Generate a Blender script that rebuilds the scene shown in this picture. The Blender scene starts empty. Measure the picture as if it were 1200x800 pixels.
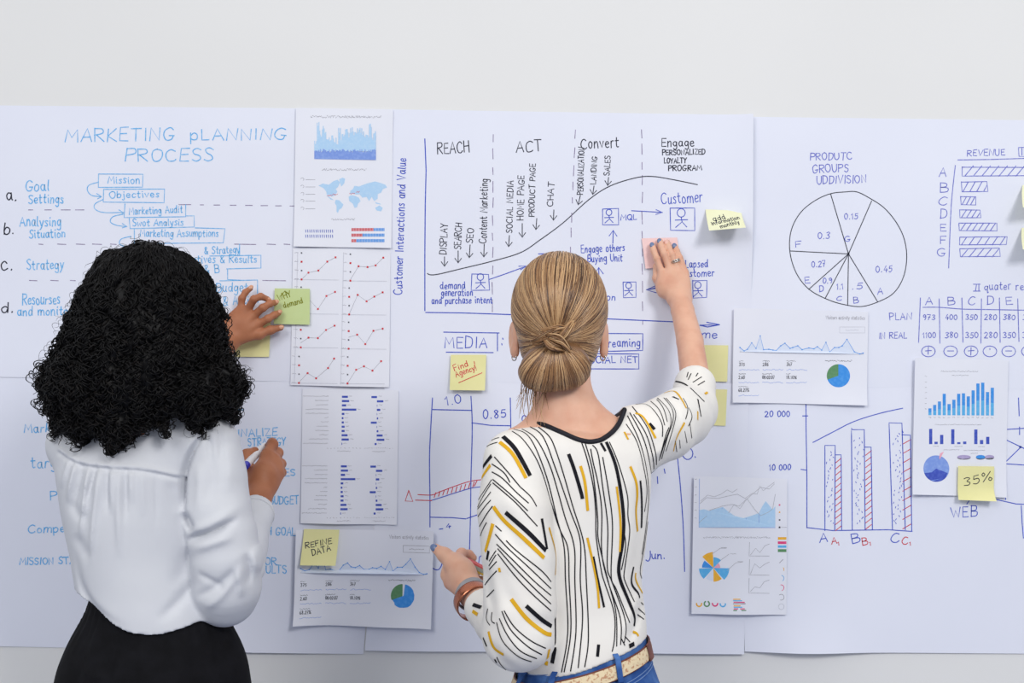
import bpy, math, random
import numpy as np
from mathutils import Vector, Matrix
from mathutils.bvhtree import BVHTree
random.seed(7)
RNG = np.random.default_rng(7)
S = bpy.context.scene

# ------------------------------------------------------------------ camera, world, lights, exposure
CAM_D, CAM_Z, WALL_SC = 2.4, 1.52, 0.00183      # camera distance from the wall, height, metres per photo pixel on the wall
FPX = CAM_D / WALL_SC
cam_data = bpy.data.cameras.new('camera')
cam_data.sensor_width = 36.0
cam_data.lens = 36.0 * FPX / 1200.0
cam = bpy.data.objects.new('camera', cam_data)
cam.location = (0, -CAM_D, CAM_Z)
cam.rotation_euler = (math.pi / 2, 0, 0)
S.collection.objects.link(cam)
S.camera = cam
S.view_settings.view_transform = 'Standard'
S.view_settings.look = 'None'
S.view_settings.exposure = 0.0
S.view_settings.gamma = 1.0
S.view_settings.use_curve_mapping = False

world = bpy.data.worlds.new('daylight')
S.world = world
world.use_nodes = True
bg = world.node_tree.nodes['Background']
wt = world.node_tree
w_tc = wt.nodes.new('ShaderNodeTexCoord'); w_sx = wt.nodes.new('ShaderNodeSeparateXYZ'); w_rp = wt.nodes.new('ShaderNodeValToRGB')
wt.links.new(w_tc.outputs['Generated'], w_sx.inputs['Vector']); wt.links.new(w_sx.outputs['Z'], w_rp.inputs['Fac']); wt.links.new(w_rp.outputs['Color'], bg.inputs['Color'])
w_rp.color_ramp.elements[0].position = 0.0; w_rp.color_ramp.elements[0].color = (0.34, 0.36, 0.395, 1)      # dim room towards the horizon
w_rp.color_ramp.elements[1].position = 0.75; w_rp.color_ramp.elements[1].color = (0.95, 0.97, 1.0, 1)       # pale bright overhead
bg.inputs['Strength'].default_value = 0.80

def area_light(name, loc, target, size, power, color=(1, 1, 1)):
    d = bpy.data.lights.new(name, 'AREA')
    d.shape = 'DISK'
    d.size = size
    d.energy = power
    d.color = color
    o = bpy.data.objects.new(name, d)
    o.location = loc
    o.rotation_euler = (Vector(target) - Vector(loc)).to_track_quat('-Z', 'Y').to_euler()
    S.collection.objects.link(o)
    return o
area_light('softbox_key', (1.7, -3.6, 3.45), (0.1, 0, 1.0), 1.1, 69, (1.0, 0.985, 0.97))
area_light('softbox_left', (-1.6, -3.6, 3.3), (-0.1, 0, 0.9), 2.0, 52, (1.0, 0.99, 0.98))

# ------------------------------------------------------------------ helpers
def lin(c):
    out = []
    for v in c:
        v = v / 255.0
        out.append(v / 12.92 if v <= 0.04045 else ((v + 0.055) / 1.055) ** 2.4)
    return tuple(out)

def W(px, py, y=0.0):
    """point of the plane at distance -y in front of the wall that shows at photo pixel (px, py)"""
    k = (CAM_D + y) / FPX
    return ((px - 600.0) * k, y, CAM_Z - (py - 400.0) * k)

def P(px, py, d):
    return np.array(W(px, py, -d))

def sc(d):
    return (CAM_D - d) / FPX

def material(name, rgb, rough=0.6, spec=0.3, noise=None, bump=None, sheen=0.0, sss=0.0, trans=0.0, metal=0.0, coords='Object'):
    """noise=(scale, other rgb, low, high); bump=(scale, strength, distance)"""
    m = bpy.data.materials.new(name)
    m.use_nodes = True
    nt = m.node_tree
    b = nt.nodes['Principled BSDF']
    b.inputs['Base Color'].default_value = (*lin(rgb), 1)
    b.inputs['Roughness'].default_value = rough
    b.inputs['Specular IOR Level'].default_value = spec
    b.inputs['Metallic'].default_value = metal
    if sheen:
        b.inputs['Sheen Weight'].default_value = sheen
    if sss:
        b.inputs['Subsurface Weight'].default_value = sss
        b.inputs['Subsurface Radius'].default_value = (0.012, 0.005, 0.003)
        b.inputs['Subsurface Scale'].default_value = 0.5
    tc = nt.nodes.new('ShaderNodeTexCoord')
    if noise:
        n = nt.nodes.new('ShaderNodeTexNoise')
        n.inputs['Scale'].default_value = noise[0]
        n.inputs['Detail'].default_value = 4
        nt.links.new(tc.outputs[coords], n.inputs['Vector'])
        r = nt.nodes.new('ShaderNodeValToRGB')
        r.color_ramp.elements[0].position = noise[2]
        r.color_ramp.elements[1].position = noise[3]
        r.color_ramp.elements[0].color = (*lin(rgb), 1)
        r.color_ramp.elements[1].color = (*lin(noise[1]), 1)
        nt.links.new(n.outputs['Fac'], r.inputs['Fac'])
        nt.links.new(r.outputs['Color'], b.inputs['Base Color'])
    if bump:
        n = nt.nodes.new('ShaderNodeTexNoise')
        n.inputs['Scale'].default_value = bump[0]
        n.inputs['Detail'].default_value = 5
        nt.links.new(tc.outputs[coords], n.inputs['Vector'])
        bp = nt.nodes.new('ShaderNodeBump')
        bp.inputs['Strength'].default_value = bump[1]
        bp.inputs['Distance'].default_value = bump[2]
        nt.links.new(n.outputs['Fac'], bp.inputs['Height'])
        nt.links.new(bp.outputs['Normal'], b.inputs['Normal'])
    return m

ORIGIN = {}
def make(name, verts, faces, mats, parent=None, origin=None, smooth=False, midx=None):
    """link one mesh object; verts are world coordinates"""
    verts = np.asarray(verts, dtype=np.float64).reshape(-1, 3)
    if parent is not None:
        org = ORIGIN[parent.name]
    else:
        org = np.array(origin if origin is not None else (0, 0, 0), dtype=np.float64)
    me = bpy.data.meshes.new(name)
    v = (verts - org).astype(np.float32)
    if isinstance(faces, np.ndarray):
        nv, nf, k = len(v), len(faces), faces.shape[1]
        me.vertices.add(nv)
        me.vertices.foreach_set('co', v.ravel())
        me.loops.add(nf * k)
        me.loops.foreach_set('vertex_index', faces.astype(np.int32).ravel())
        me.polygons.add(nf)
        me.polygons.foreach_set('loop_start', (np.arange(nf) * k).astype(np.int32))
        me.update(calc_edges=True)
    else:
        me.from_pydata([tuple(q) for q in v], [], faces)
        me.update()
    for m in (mats if isinstance(mats, (list, tuple)) else [mats]):
        me.materials.append(m)
    if midx is not None:
        me.polygons.foreach_set('material_index', np.asarray(midx, dtype=np.int32))
    if smooth:
        me.polygons.foreach_set('use_smooth', np.ones(len(me.polygons), dtype=bool))
    me.update()
    o = bpy.data.objects.new(name, me)
    S.collection.objects.link(o)
    if parent is not None:
        o.parent = parent
        ORIGIN[o.name] = org
    else:
        o.location = org
        ORIGIN[o.name] = org
    return o

def tag(o, label=None, cat=None, group=None, kind=None):
    if label: o['label'] = label
    if cat: o['category'] = cat
    if group: o['group'] = group
    if kind: o['kind'] = kind
    return o

def tube_mesh(paths, radii, sides=8, closed=False):
    """paths: (N, M, 3) or a list of arrays; radii: scalar, array (N,) or per path arrays; returns verts, quads (with end caps as quads collapsed)"""
    V, F, base = [], [], 0
    for q, pth in enumerate(paths):
        p = np.asarray(pth, dtype=np.float64)
        m = len(p)
        r = radii[q] if isinstance(radii, (list, np.ndarray)) else radii
        r = np.broadcast_to(np.asarray(r, dtype=np.float64), (m,))
        if closed:
            t = np.roll(p, -1, 0) - np.roll(p, 1, 0)
        else:
            t = np.gradient(p, axis=0)
        t /= np.linalg.norm(t, axis=1, keepdims=True) + 1e-12
        nrm = np.zeros_like(p)
        a = np.array((0, 0, 1.0)) if abs(t[0, 2]) < 0.9 else np.array((1.0, 0, 0))
        n0 = np.cross(t[0], a); n0 /= np.linalg.norm(n0)
        for i in range(m):
            n0 = n0 - t[i] * np.dot(n0, t[i]); n0 /= np.linalg.norm(n0) + 1e-12
            nrm[i] = n0
        bn = np.cross(t, nrm)
        ang = np.arange(sides) * 2 * math.pi / sides
        ring = p[:, None, :] + r[:, None, None] * (np.cos(ang)[None, :, None] * nrm[:, None, :] + np.sin(ang)[None, :, None] * bn[:, None, :])
        V.append(ring.reshape(-1, 3))
        segs = m if closed else m - 1
        for i in range(segs):
            i2 = (i + 1) % m
            for s in range(sides):
                s2 = (s + 1) % sides
                F.append((base + i * sides + s, base + i * sides + s2, base + i2 * sides + s2, base + i2 * sides + s))
        if not closed:
            F.append(tuple(base + s for s in range(sides))[::-1])
            F.append(tuple(base + (m - 1) * sides + s for s in range(sides)))
        base += m * sides
    return np.concatenate(V), F

def catmull(pts, n=6, closed=False):
    p = np.asarray(pts, dtype=np.float64)
    if len(p) < 3:
        return p
    out = []
    m = len(p)
    for i in range(m if closed else m - 1):
        p0 = p[(i - 1) % m] if closed or i > 0 else p[0]
        p1, p2 = p[i], p[(i + 1) % m]
        p3 = p[(i + 2) % m] if closed or i + 2 < m else p[-1]
        for k in range(n):
            t = k / n
            out.append(0.5 * ((2 * p1) + (p2 - p0) * t + (2 * p0 - 5 * p1 + 4 * p2 - p3) * t * t + (3 * p1 - p0 - 3 * p2 + p3) * t ** 3))
    if not closed:
        out.append(p[-1])
    return np.array(out)

# ------------------------------------------------------------------ room shell
M_wall = material('wall_paint', (231, 231, 230), 0.85, 0.1, noise=(0.8, (227, 227, 226), 0.35, 0.65), bump=(180, 0.05, 0.001))
M_floor = material('floor_carpet', (156, 162, 182), 0.9, 0.1, noise=(60, (146, 152, 174), 0.3, 0.7))
M_base = material('baseboard_paint', (232, 232, 230), 0.5, 0.4, noise=(20, (226, 226, 224), 0.3, 0.7))

def box_mesh(x0, x1, y0, y1, z0, z1):
    v = [(x, y, z) for x in (x0, x1) for y in (y0, y1) for z in (z0, z1)]
    f = [(0, 1, 3, 2), (4, 6, 7, 5), (0, 4, 5, 1), (2, 3, 7, 6), (0, 2, 6, 4), (1, 5, 7, 3)]
    return v, f
v, f = box_mesh(-3.2, 3.2, 0.0, 0.12, 0.0, 2.9)
tag(make('wall_back', v, f, M_wall), kind='structure')
v, f = box_mesh(-3.2, 3.2, -3.4, 0.0, -0.1, 0.0)
tag(make('floor', v, f, M_floor), kind='structure')
bz = [(0, 0), (0, 0.09), (-0.006, 0.098), (-0.012, 0.092), (-0.014, 0.0)]
v = [(x, y, z) for x in (-3.2, 3.2) for y, z in bz]
n = len(bz)
f = [(i, (i + 1) % n, n + (i + 1) % n, n + i) for i in range(n)] + [tuple(range(n))[::-1], tuple(range(n, 2 * n))]
tag(make('baseboard_back', v, f, M_base), kind='structure')
# ------------------------------------------------------------------ single-stroke hand lettering ('~' = smooth stroke), cap height 10
GL = {}
def G(ch, w, s): GL[ch] = (w, s)
G('A',7,"0,0 3.5,10 7,0;1.2,3.6 5.8,3.8"); G('B',6,"0.3,0 0.3,10;~0.3,10 5,9.4 5,6 0.6,5.3;~0.6,5.3 6,4.6 5.6,0.6 0.3,0"); G('C',7,"~6.6,8.6 4,10 1,8 0.2,4 2,0.6 5,0.2 6.8,1.6")
G('D',6.6,"0.3,0 0.3,10;~0.3,10 5,9 6.4,5 4.6,1 0.3,0"); G('E',5.6,"5.4,10 0.3,10 0.3,0 5.6,0;0.3,5.2 4.6,5.2"); G('F',5.4,"5.4,10 0.3,10 0.3,0;0.3,5.2 4.4,5.4")
G('G',7.2,"~6.6,8.6 4,10 1,8 0.2,4 2,0.4 5.4,0.4 6.6,3.6;4,3.8 7.2,3.8"); G('H',6.6,"0.3,0 0.3,10;6.4,0 6.4,10;0.3,5 6.4,5.2"); G('I',1.6,"0.8,0 0.8,10"); G('J',4.6,"~4.2,10 4.4,2 2.6,-2 0,-1")
G('K',6.2,"0.3,0 0.3,10;5.6,10 0.5,4.6 6.2,0"); G('L',5.2,"0.3,10 0.3,0 5.2,0.2"); G('M',8.4,"0,0 1,10 4.2,3.4 7.4,10 8.4,0"); G('N',7,"0.3,0 0.6,10 6.2,0 6.8,10")
G('O',7.2,"~3.6,10 0.8,8.4 0.2,4.6 2.2,0.4 5.2,0.6 7,4.4 6.2,8.6 3.6,10"); G('P',6,"0.3,0 0.3,10;~0.3,10 5.4,9.6 5.8,6 0.3,4.6"); G('Q',7.2,"~3.6,10 0.8,8.4 0.2,4.6 2.2,0.4 5.2,0.6 7,4.4 6.2,8.6 3.6,10;4.4,2.6 7.4,-0.6")
G('R',6.4,"0.3,0 0.3,10;~0.3,10 5.4,9.6 5.6,6.4 0.3,5;1.6,5 6.4,0"); G('S',5.8,"~5.4,8.8 3,10 0.6,8.6 1.4,6 4.6,4.4 5.4,1.8 3,0 0.2,1.2"); G('T',6.8,"0,10 6.8,10;3.4,10 3.3,0")
G('U',6.6,"~0.3,10 0.4,3 2.2,0.2 4.8,0.6 6.2,3.4 6.4,10"); G('V',6.8,"0,10 3.2,0 6.8,10"); G('W',9,"0,10 2.2,0 4.6,7 6.6,0 9,10"); G('X',6.4,"0,10 6.4,0;6.2,10 0,0"); G('Y',6.6,"0,10 3.2,5;6.6,10 3.2,5 2.8,0"); G('Z',6.4,"0.2,10 6.2,10 0,0 6.4,0.2")
G('a',5.4,"~4.6,5.6 2,6.2 0.4,3.6 1.4,0.4 3.6,0.8 4.6,4.6;~4.7,6 4.6,1.4 5.6,0.2"); G('b',5.2,"~0.5,10 0.4,5 0.4,0;~0.4,3.4 2.2,6 4.8,4.6 4.4,1 2,0 0.4,1.4"); G('c',4.6,"~4.4,5 2.6,6.2 0.4,4 0.8,1 2.6,0 4.6,1.2"); G('d',5.4,"~4.6,5 2.2,6 0.3,3.4 1.4,0.2 3.6,0.8 4.6,4;~4.9,10 4.7,4 5.2,0"); G('e',4.8,"~0.4,3 4.4,3.6 3.4,6 1.2,5.4 0.3,2.6 1.8,0.1 4.6,1")
G('f',4,"~3.9,9.4 2.4,10 1.6,7 1.4,0;0,5.6 3.6,5.8"); G('g',5.2,"~4.6,5.2 2.2,6.2 0.3,3.6 1.6,0.8 3.8,1.6 4.6,5;~4.7,6 4.6,-2 2.4,-3.6 0.4,-2.4"); G('h',5.2,"~0.5,10 0.4,5 0.4,0;~0.4,3.4 2.4,6 4.4,5 4.8,0"); G('i',1.8,"~0.8,5.8 0.8,2 1.4,0;0.9,8.2 1,8.8"); G('j',2.4,"~1.6,5.8 1.6,-1 0.8,-3.2 -0.8,-2.6;1.7,8.2 1.8,8.8")
G('k',4.8,"~0.5,10 0.4,5 0.4,0;4,6 0.6,2.8 4.8,0"); G('l',1.8,"~0.8,10 0.6,2 1.6,0"); G('m',8,"0.4,6 0.4,0;~0.4,3.6 2,6 3.8,5 3.9,0;~3.9,3.6 5.6,6 7.4,5 7.8,0"); G('n',5,"0.4,6 0.4,0;~0.4,3.4 2.2,6 4.2,5 4.6,0"); G('o',5,"~2.4,6 0.5,4.6 0.5,1.4 2.4,0 4.4,1.4 4.4,4.6 2.4,6")
G('p',5.2,"0.4,6 0.4,-3.6;~0.4,3.6 2.4,6 4.8,4.4 4.2,0.8 1.8,0 0.4,1.6"); G('q',5.4,"~4.6,5.2 2.2,6.2 0.3,3.6 1.6,0.4 3.8,1.4 4.6,5;~4.7,6 4.5,-3.4 5.8,-2.4"); G('r',3.8,"0.4,6 0.5,0;~0.5,3.6 1.8,5.8 3.8,5.8"); G('s',4.2,"~3.8,5.4 2,6.2 0.6,5 3.4,2.4 3,0.4 0.2,0.6"); G('t',4,"~1.8,9 1.6,2 2.6,0 3.8,0.6;0,5.8 3.8,6")
G('u',5,"~0.4,6 0.5,1.6 2.2,0 4.2,2;~4.4,6 4.3,1.4 5,0"); G('v',4.6,"0,6 2.2,0 4.6,6"); G('w',6.8,"0,6 1.6,0 3.4,4.6 5,0 6.8,6"); G('x',4.6,"0.2,6 4.4,0;4.4,6 0,0"); G('y',4.8,"0.2,6 2.4,0.6;~4.8,6 2.2,-1 0.2,-3.4"); G('z',4.4,"0.2,6 4.2,6 0,0 4.4,0.2")
G('0',5.6,"~2.8,10 0.6,8 0.4,3 2.4,0 4.8,2 5.2,7 2.8,10"); G('1',3,"0.2,7.4 2,10 1.8,0"); G('2',5.4,"~0.4,8 2.4,10 4.8,8.2 3.8,5 0.2,0.2;0.2,0.2 5.4,0.2"); G('3',5.2,"~0.6,9 3,10 4.8,8 2.2,5.4 4.8,3.2 3.4,0.2 0.2,0.8"); G('4',5.6,"3.4,10 0.2,3.4 5.6,3.6;4.2,5.8 3.9,0"); G('5',5.2,"4.8,10 1.2,9.8 0.8,5.6;~0.8,5.6 4,6 4.8,2.6 2.8,0.2 0.2,0.8")
G('6',5.2,"~4.2,10 1.4,7 0.4,2.6 2.4,0 4.8,1.8 3.8,4.8 0.8,3.6"); G('7',5.2,"0.2,9.8 5.2,10 1.8,0;1.4,5 4.4,5.2"); G('8',5.2,"~4.4,8.4 2.6,10 0.8,8.4 2.6,5.4 4.6,2.8 2.6,0 0.6,2.4 2.6,5.4 4.4,8.4"); G('9',5.2,"~4.6,7.4 2.6,10 0.5,7.6 2.2,5 4.6,7.4 4.2,3 3,0")
G('.',1.8,"0.7,0 1,0.7"); G(',',1.8,"1,0.6 0.4,-1.6"); G('!',2,"1,10 0.9,3;0.8,0 1,0.6"); G('%',8,"7.4,10 0.6,0;~1.8,10 0.4,8.4 1.6,6.4 3,8 1.8,10;~6.4,3.8 5,2 6.2,0 7.8,1.8 6.4,3.8"); G('&',6.6,"~6.4,0 1.6,7 2.4,9.8 4.4,8.4 0.8,3.6 1.4,0.4 4,0.4 6.2,3.6"); G('-',4.4,"0.4,4.6 4,4.7"); G('+',5.6,"0.2,4.8 5.4,4.8;2.8,7.4 2.8,2"); G(':',1.8,"0.8,1 1,1.7;0.8,5 1,5.7"); G('?',5,"~0.4,8 2.4,10 4.6,8.2 2.6,5.6 2.4,3;2.2,0 2.5,0.6"); G(' ',3.6,"")

def T(s, p0, p1, h, jit=0.035, seed=None):
    """strokes (pixel polylines) of the text s written from p0 to p1 with cap height h"""
    rng = random.Random(seed if seed is not None else hash(s) % 9973 if False else sum(map(ord, s)))
    gap = 2.0
    total = sum(GL[c][0] + gap for c in s) - gap
    p0 = np.array(p0, float); p1 = np.array(p1, float)
    L = np.linalg.norm(p1 - p0); dr = (p1 - p0) / L
    up = np.array((dr[1], -dr[0]))
    sx, sy = L / total, h / 10.0
    x, out = 0.0, []
    for c in s:
        w, st = GL[c]
        ty, ts, sl = rng.uniform(-.4, .4), rng.uniform(0.92, 1.08), rng.uniform(-0.04, 0.1)
        for k in filter(None, st.split(';')):
            sm = k[0] == '~'
            pts = np.array([[float(q) for q in a.split(',')] for a in k.lstrip('~').split()])
            pts = pts + np.array([[rng.uniform(-1, 1), rng.uniform(-1, 1)] for _ in pts]) * jit * 8
            if sm: pts = catmull(pts, 4)
            pts = pts * (1, ts)
            gx = (x + pts[:, 0] + sl * pts[:, 1]) * sx
            gy = (pts[:, 1] + ty) * sy
            out.append(p0 + gx[:, None] * dr + gy[:, None] * up)
        x += w + gap
    return out

def C(pts, n=6, closed=False):      # one smooth stroke
    r = catmull(pts, n, closed)
    return [np.vstack([r, r[:1]]) if closed else r]
def L(*pts):                        # one straight stroke
    return [np.array(pts, float)]
def box(x0, y0, x1, y1, j=0.8, seed=1):
    r = random.Random(seed + int(x0 * 7 + y0))
    q = lambda: r.uniform(-j, j)
    return L((x0, y0), (x1 + q(), y0 + q()), (x1 + q(), y1 + q()), (x0 + q(), y1 + q()), (x0, y0 + q()))
def circ(cx, cy, rx, ry=None, n=14, a0=0.0, a1=2 * math.pi):
    ry = ry or rx
    return [np.array([(cx + rx * math.cos(a0 + (a1 - a0) * i / n), cy - ry * math.sin(a0 + (a1 - a0) * i / n)) for i in range(n + 1)])]
def dash(p0, p1, a, b, seed=3):
    r = random.Random(seed); p0 = np.array(p0, float); p1 = np.array(p1, float)
    Ln = np.linalg.norm(p1 - p0); d = (p1 - p0) / Ln; t = 0; out = []
    while t < Ln:
        e = min(Ln, t + a * r.uniform(.6, 1.3))
        out.append(np.array([p0 + d * t + (r.uniform(-.6, .6), r.uniform(-.6, .6)), p0 + d * e])); t = e + b * r.uniform(.7, 1.3)
    return out
def arrow(p0, p1, hl=5, spread=0.5):
    p0 = np.array(p0, float); p1 = np.array(p1, float); a = math.atan2(p0[1] - p1[1], p0[0] - p1[0])
    q = lambda s: p1 + hl * np.array((math.cos(a + s), math.sin(a + s)))
    return [np.array([p0, p1]), np.array([q(spread), p1, q(-spread)])]
def stickman(cx, cy, s):
    return circ(cx, cy, s * .95, s, 12) + L((cx, cy + s), (cx + .2 * s, cy + 2.1 * s)) + L((cx - 1.4 * s, cy + 1.7 * s), (cx + 1.5 * s, cy + 1.6 * s)) + \
        L((cx - 1.3 * s, cy + 3.4 * s), (cx + .2 * s, cy + 2.1 * s), (cx + 1.3 * s, cy + 3.3 * s))
def hatch(x0, y0, x1, y1, step, lean=6):
    out, x = [], x0 + 2
    while x < x1 - 1:
        xe = min(x + lean, x1); out.append(np.array([(x, y1), (xe, y1 - (y1 - y0) * (xe - x) / lean)])); x += step
    return out

# ------------------------------------------------------------------ paper on the wall
def ink(name, rgb, dry=None, lo=0.45, hi=0.75):
    return material(name, rgb, 0.7, 0.1, noise=(160, dry or tuple(min(255, int(c + (235 - c) * .42)) for c in rgb), lo, hi))
I_sky = ink('ink_light_blue', (104, 178, 234), (170, 210, 242))
I_blue = ink('ink_blue', (60, 82, 194), (108, 126, 212))
I_black = ink('ink_black', (46, 48, 60), (92, 94, 108))
I_purple = ink('ink_violet_blue', (106, 112, 202), (160, 168, 224))
I_dash = ink('ink_grey_violet', (128, 112, 150), (176, 168, 196))
I_red = ink('ink_red', (205, 45, 60), (226, 110, 120))
I_olive = ink('ink_olive', (128, 132, 30), (150, 156, 60))
I_grey = ink('print_grey', (158, 158, 168))
I_light = ink('print_light_grey', (200, 202, 214))
I_dark = ink('print_dark', (70, 72, 84))
I_chart = ink('print_blue', (70, 148, 228), (92, 164, 234))
I_pale = ink('print_pale_blue', (178, 212, 242), (190, 218, 244))
I_mid = ink('print_sky_blue', (96, 178, 232), (116, 190, 236))
I_indigo = ink('print_indigo', (70, 88, 184), (92, 112, 200))
I_peri = ink('print_periwinkle', (128, 156, 224), (150, 176, 232))
I_green = ink('print_green', (98, 146, 104), (110, 156, 116))
I_orange = ink('print_orange', (238, 178, 60), (240, 188, 84))
I_pink = ink('print_pink', (226, 74, 128), (232, 110, 150))
I_rose = ink('print_rose', (236, 170, 190), (238, 186, 202))
I_mauve = ink('print_mauve', (176, 164, 204), (190, 180, 214))
I_fred = ink('print_red', (206, 48, 58), (220, 90, 96))
I_white = ink('print_white', (238, 240, 246), (240, 242, 248))
M_sheet = material('flip_chart_paper', (231, 234, 246), 0.75, 0.15, noise=(3, (228, 231, 244), 0.35, 0.65))
M_print = material('printer_paper', (233, 235, 244), 0.65, 0.2, noise=(5, (230, 232, 242), 0.35, 0.65))

LETTERED = {'heading', 'names', 'letters', 'words', 'title', 'notes', 'labels', 'values', 'figures', 'captions', 'handwriting'}
def clusters(items):
    """group separate marks (verts, faces) that lie close together: each group becomes a part of its own"""
    k = len(items)
    lo = np.array([np.min(v, axis=0) for v, _ in items]); hi = np.array([np.max(v, axis=0) for v, _ in items]); size = (hi - lo).max(1)
    gap = np.maximum(0, np.maximum(lo[:, None] - hi[None], lo[None] - hi[:, None]))
    near = np.sqrt((gap ** 2).sum(2)) <= .95 * np.maximum(.02, .5 * np.maximum(size[:, None], size[None]))
    left, out = set(range(k)), []
    while left:
        todo = [left.pop()]; grp = []
        while todo:
            i = todo.pop(); grp.append(i)
            for j in [j for j in left if near[i, j]]: left.discard(j); todo.append(j)
        out.append(sorted(grp))
    return sorted(out)
def joined(items):
    V, F = [], []
    for v, f in items:
        F += [tuple(i + len(V) for i in q) for q in f]; V += list(v)
    return V, F
def one(word):
    return {'boxes': 'box', 'axes': 'axis'}.get(word, word[:-1] if word.endswith('s') and not word.endswith('ss') else word)
class Sheet:
    def __init__(s, name, label, cat, corners, lay, mat, disp=None, res=(24, 20), thick=0.0004, group=None):
        """corners: top-left, top-right, bottom-right, bottom-left in photo pixels on the wall plane; lay: distance off the wall; disp(u, v): extra distance"""
        s.c = np.array(corners, float); s.lay = lay; s.disp = disp or (lambda u, v: 0.0 * u)
        nu, nv = res
        V, F = [], []
        for back in (0, 1):
            for j in range(nv + 1):
                for i in range(nu + 1):
                    u, v = i / nu, j / nv
                    q = s.bil(u, v)
                    V.append(W(q[0], q[1], 0.0)); x, _, z = V[-1]
                    y = -(lay + float(s.disp(u, v))) + (thick if back else 0)
                    V[-1] = (x, y, z)
        st = nu + 1; o = st * (nv + 1)
        for j in range(nv):
            for i in range(nu):
                a = j * st + i
                F.append((a, a + st, a + st + 1, a + 1)); F.append((o + a, o + a + 1, o + a + st + 1, o + a + st))
        rim = [(0, i) for i in range(nu)] + [(j, nu) for j in range(nv)] + [(nv, i) for i in range(nu, 0, -1)] + [(j, 0) for j in range(nv, 0, -1)]
        rim = [j * st + i for j, i in rim]
        nr = len(rim); r0 = len(V); V += [V[a] for a in rim]; V += [V[o + a] for a in rim]
        for k in range(len(rim)):
            a, b = r0 + k, r0 + (k + 1) % nr
            F.append((a, b, nr + b, nr + a))
        mid = W(*s.bil(.5, 1.0)); 
        s.o = tag(make(name, V, F, mat, origin=(mid[0], -lay, mid[2]), smooth=True), label, cat, group)
    def bil(s, u, v):
        c = s.c
        return (1 - v) * ((1 - u) * c[0] + u * c[1]) + v * ((1 - u) * c[3] + u * c[2])
    def pt(s, px, py, lift):
        u = v = .5
        for _ in range(4):
            c = s.c; e = np.array((px, py)) - s.bil(u, v)
            ju = (1 - v) * (c[1] - c[0]) + v * (c[2] - c[3]); jv = (1 - u) * (c[3] - c[0]) + u * (c[2] - c[1])
            dt_ = ju[0] * jv[1] - ju[1] * jv[0]
            u += (e[0] * jv[1] - e[1] * jv[0]) / dt_; v += (ju[0] * e[1] - ju[1] * e[0]) / dt_
        u, v = min(1, max(0, u)), min(1, max(0, v))
        x, _, z = W(px, py)
        return (x, -(s.lay + float(s.disp(u, v)) + lift), z)
    def draw(s, name, strokes, mat, w=1.4, lift=0.0003, label=None):
        """pen strokes as thin ribbons lying on the paper"""
        if 'lettering' not in name and 'marking' not in name:
            ws = name.split('_'); name = '_'.join(ws[:-1] + [one(ws[-1]), 'lettering' if ws[-1] in LETTERED else 'marking'])
        items = []
        for st in strokes:
            V, F = [], []
            st = np.asarray(st, float)
            pts = [st[0]]
            for a, b in zip(st[:-1], st[1:]):
                n = max(1, int(np.linalg.norm(b - a) / 9))
                pts += [a + (b - a) * k / n for k in range(1, n + 1)]
            pts = np.array(pts)
            keep = np.r_[True, np.linalg.norm(np.diff(pts, axis=0), axis=1) > 1e-3]
            pts = pts[keep]
            if len(pts) < 2: continue
            d = np.diff(pts, axis=0); d /= np.linalg.norm(d, axis=1, keepdims=True)
            pts[0] -= d[0] * w * .3; pts[-1] += d[-1] * w * .3
            t = np.vstack([d[:1], d[:-1] + d[1:], d[-1:]]); ln = np.linalg.norm(t, axis=1, keepdims=True)
            t = np.where(ln > .3, t / np.maximum(ln, 1e-6), np.vstack([d, d[-1:]]))
            nr = np.c_[t[:, 1], -t[:, 0]]
            b0 = len(V)
            for i in range(len(pts)):
                ww = w * .43
                a, b = pts[i] + nr[i] * ww, pts[i] - nr[i] * ww
                V.append(s.pt(a[0], a[1], lift)); V.append(s.pt(b[0], b[1], lift))
            for i in range(len(pts) - 1):
                F.append((b0 + 2 * i, b0 + 2 * i + 1, b0 + 2 * i + 3, b0 + 2 * i + 2))
            items.append((V, F))
        for grp in clusters(items):
            V, F = joined([items[i] for i in grp])
            o = make(name, V, F, mat, parent=s.o)
            if label: o['label'] = label
    def fill(s, name, items, lift=0.0002):
        """printed flat colour areas: items = [(polygon pixels, material)]"""
        ws = name.split('_'); name = '_'.join(ws[:-1] + [one(ws[-1]), 'print'])
        made = [([s.pt(q[0], q[1], lift + 0.000004 * k) for q in poly], m) for k, (poly, m) in enumerate(items)]
        for grp in clusters([(v, None) for v, m in made]):
            s._fill(name, [made[i] for i in grp])
    def _fill(s, name, items):
        mats, V, F, mi = [], [], [], []
        for k, (poly, m) in enumerate(items):
            if m not in mats: mats.append(m)
            b0 = len(V)
            V += poly
            F.append(tuple(range(b0, b0 + len(poly)))); mi.append(mats.index(m))
        return make(name, V, F, mats, parent=s.o, midx=mi)

def rect(x0, y0, x1, y1): return [(x0, y0), (x1, y0), (x1, y1), (x0, y1)]
def sector(cx, cy, r, a0, a1, n=18):
    a0, a1 = math.radians(a0), math.radians(a1)
    return [(cx, cy)] + [(cx + r * math.cos(a0 + (a1 - a0) * i / n), cy - r * math.sin(a0 + (a1 - a0) * i / n)) for i in range(n + 1)]
def tiny(x0, x1, y, seed=0, h=1.6):
    """unreadable print: a row of short marks"""
    r = random.Random(seed + int(x0 * 13 + y * 7)); out = []; x = x0
    while x < x1:
        w = r.uniform(.5, 1.3)
        out.append(np.array([(x, y - r.uniform(0, h)), (min(x + w, x1 + .3), y - r.uniform(0, h))])); x += w + r.uniform(.15, .7)
    return out
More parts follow.
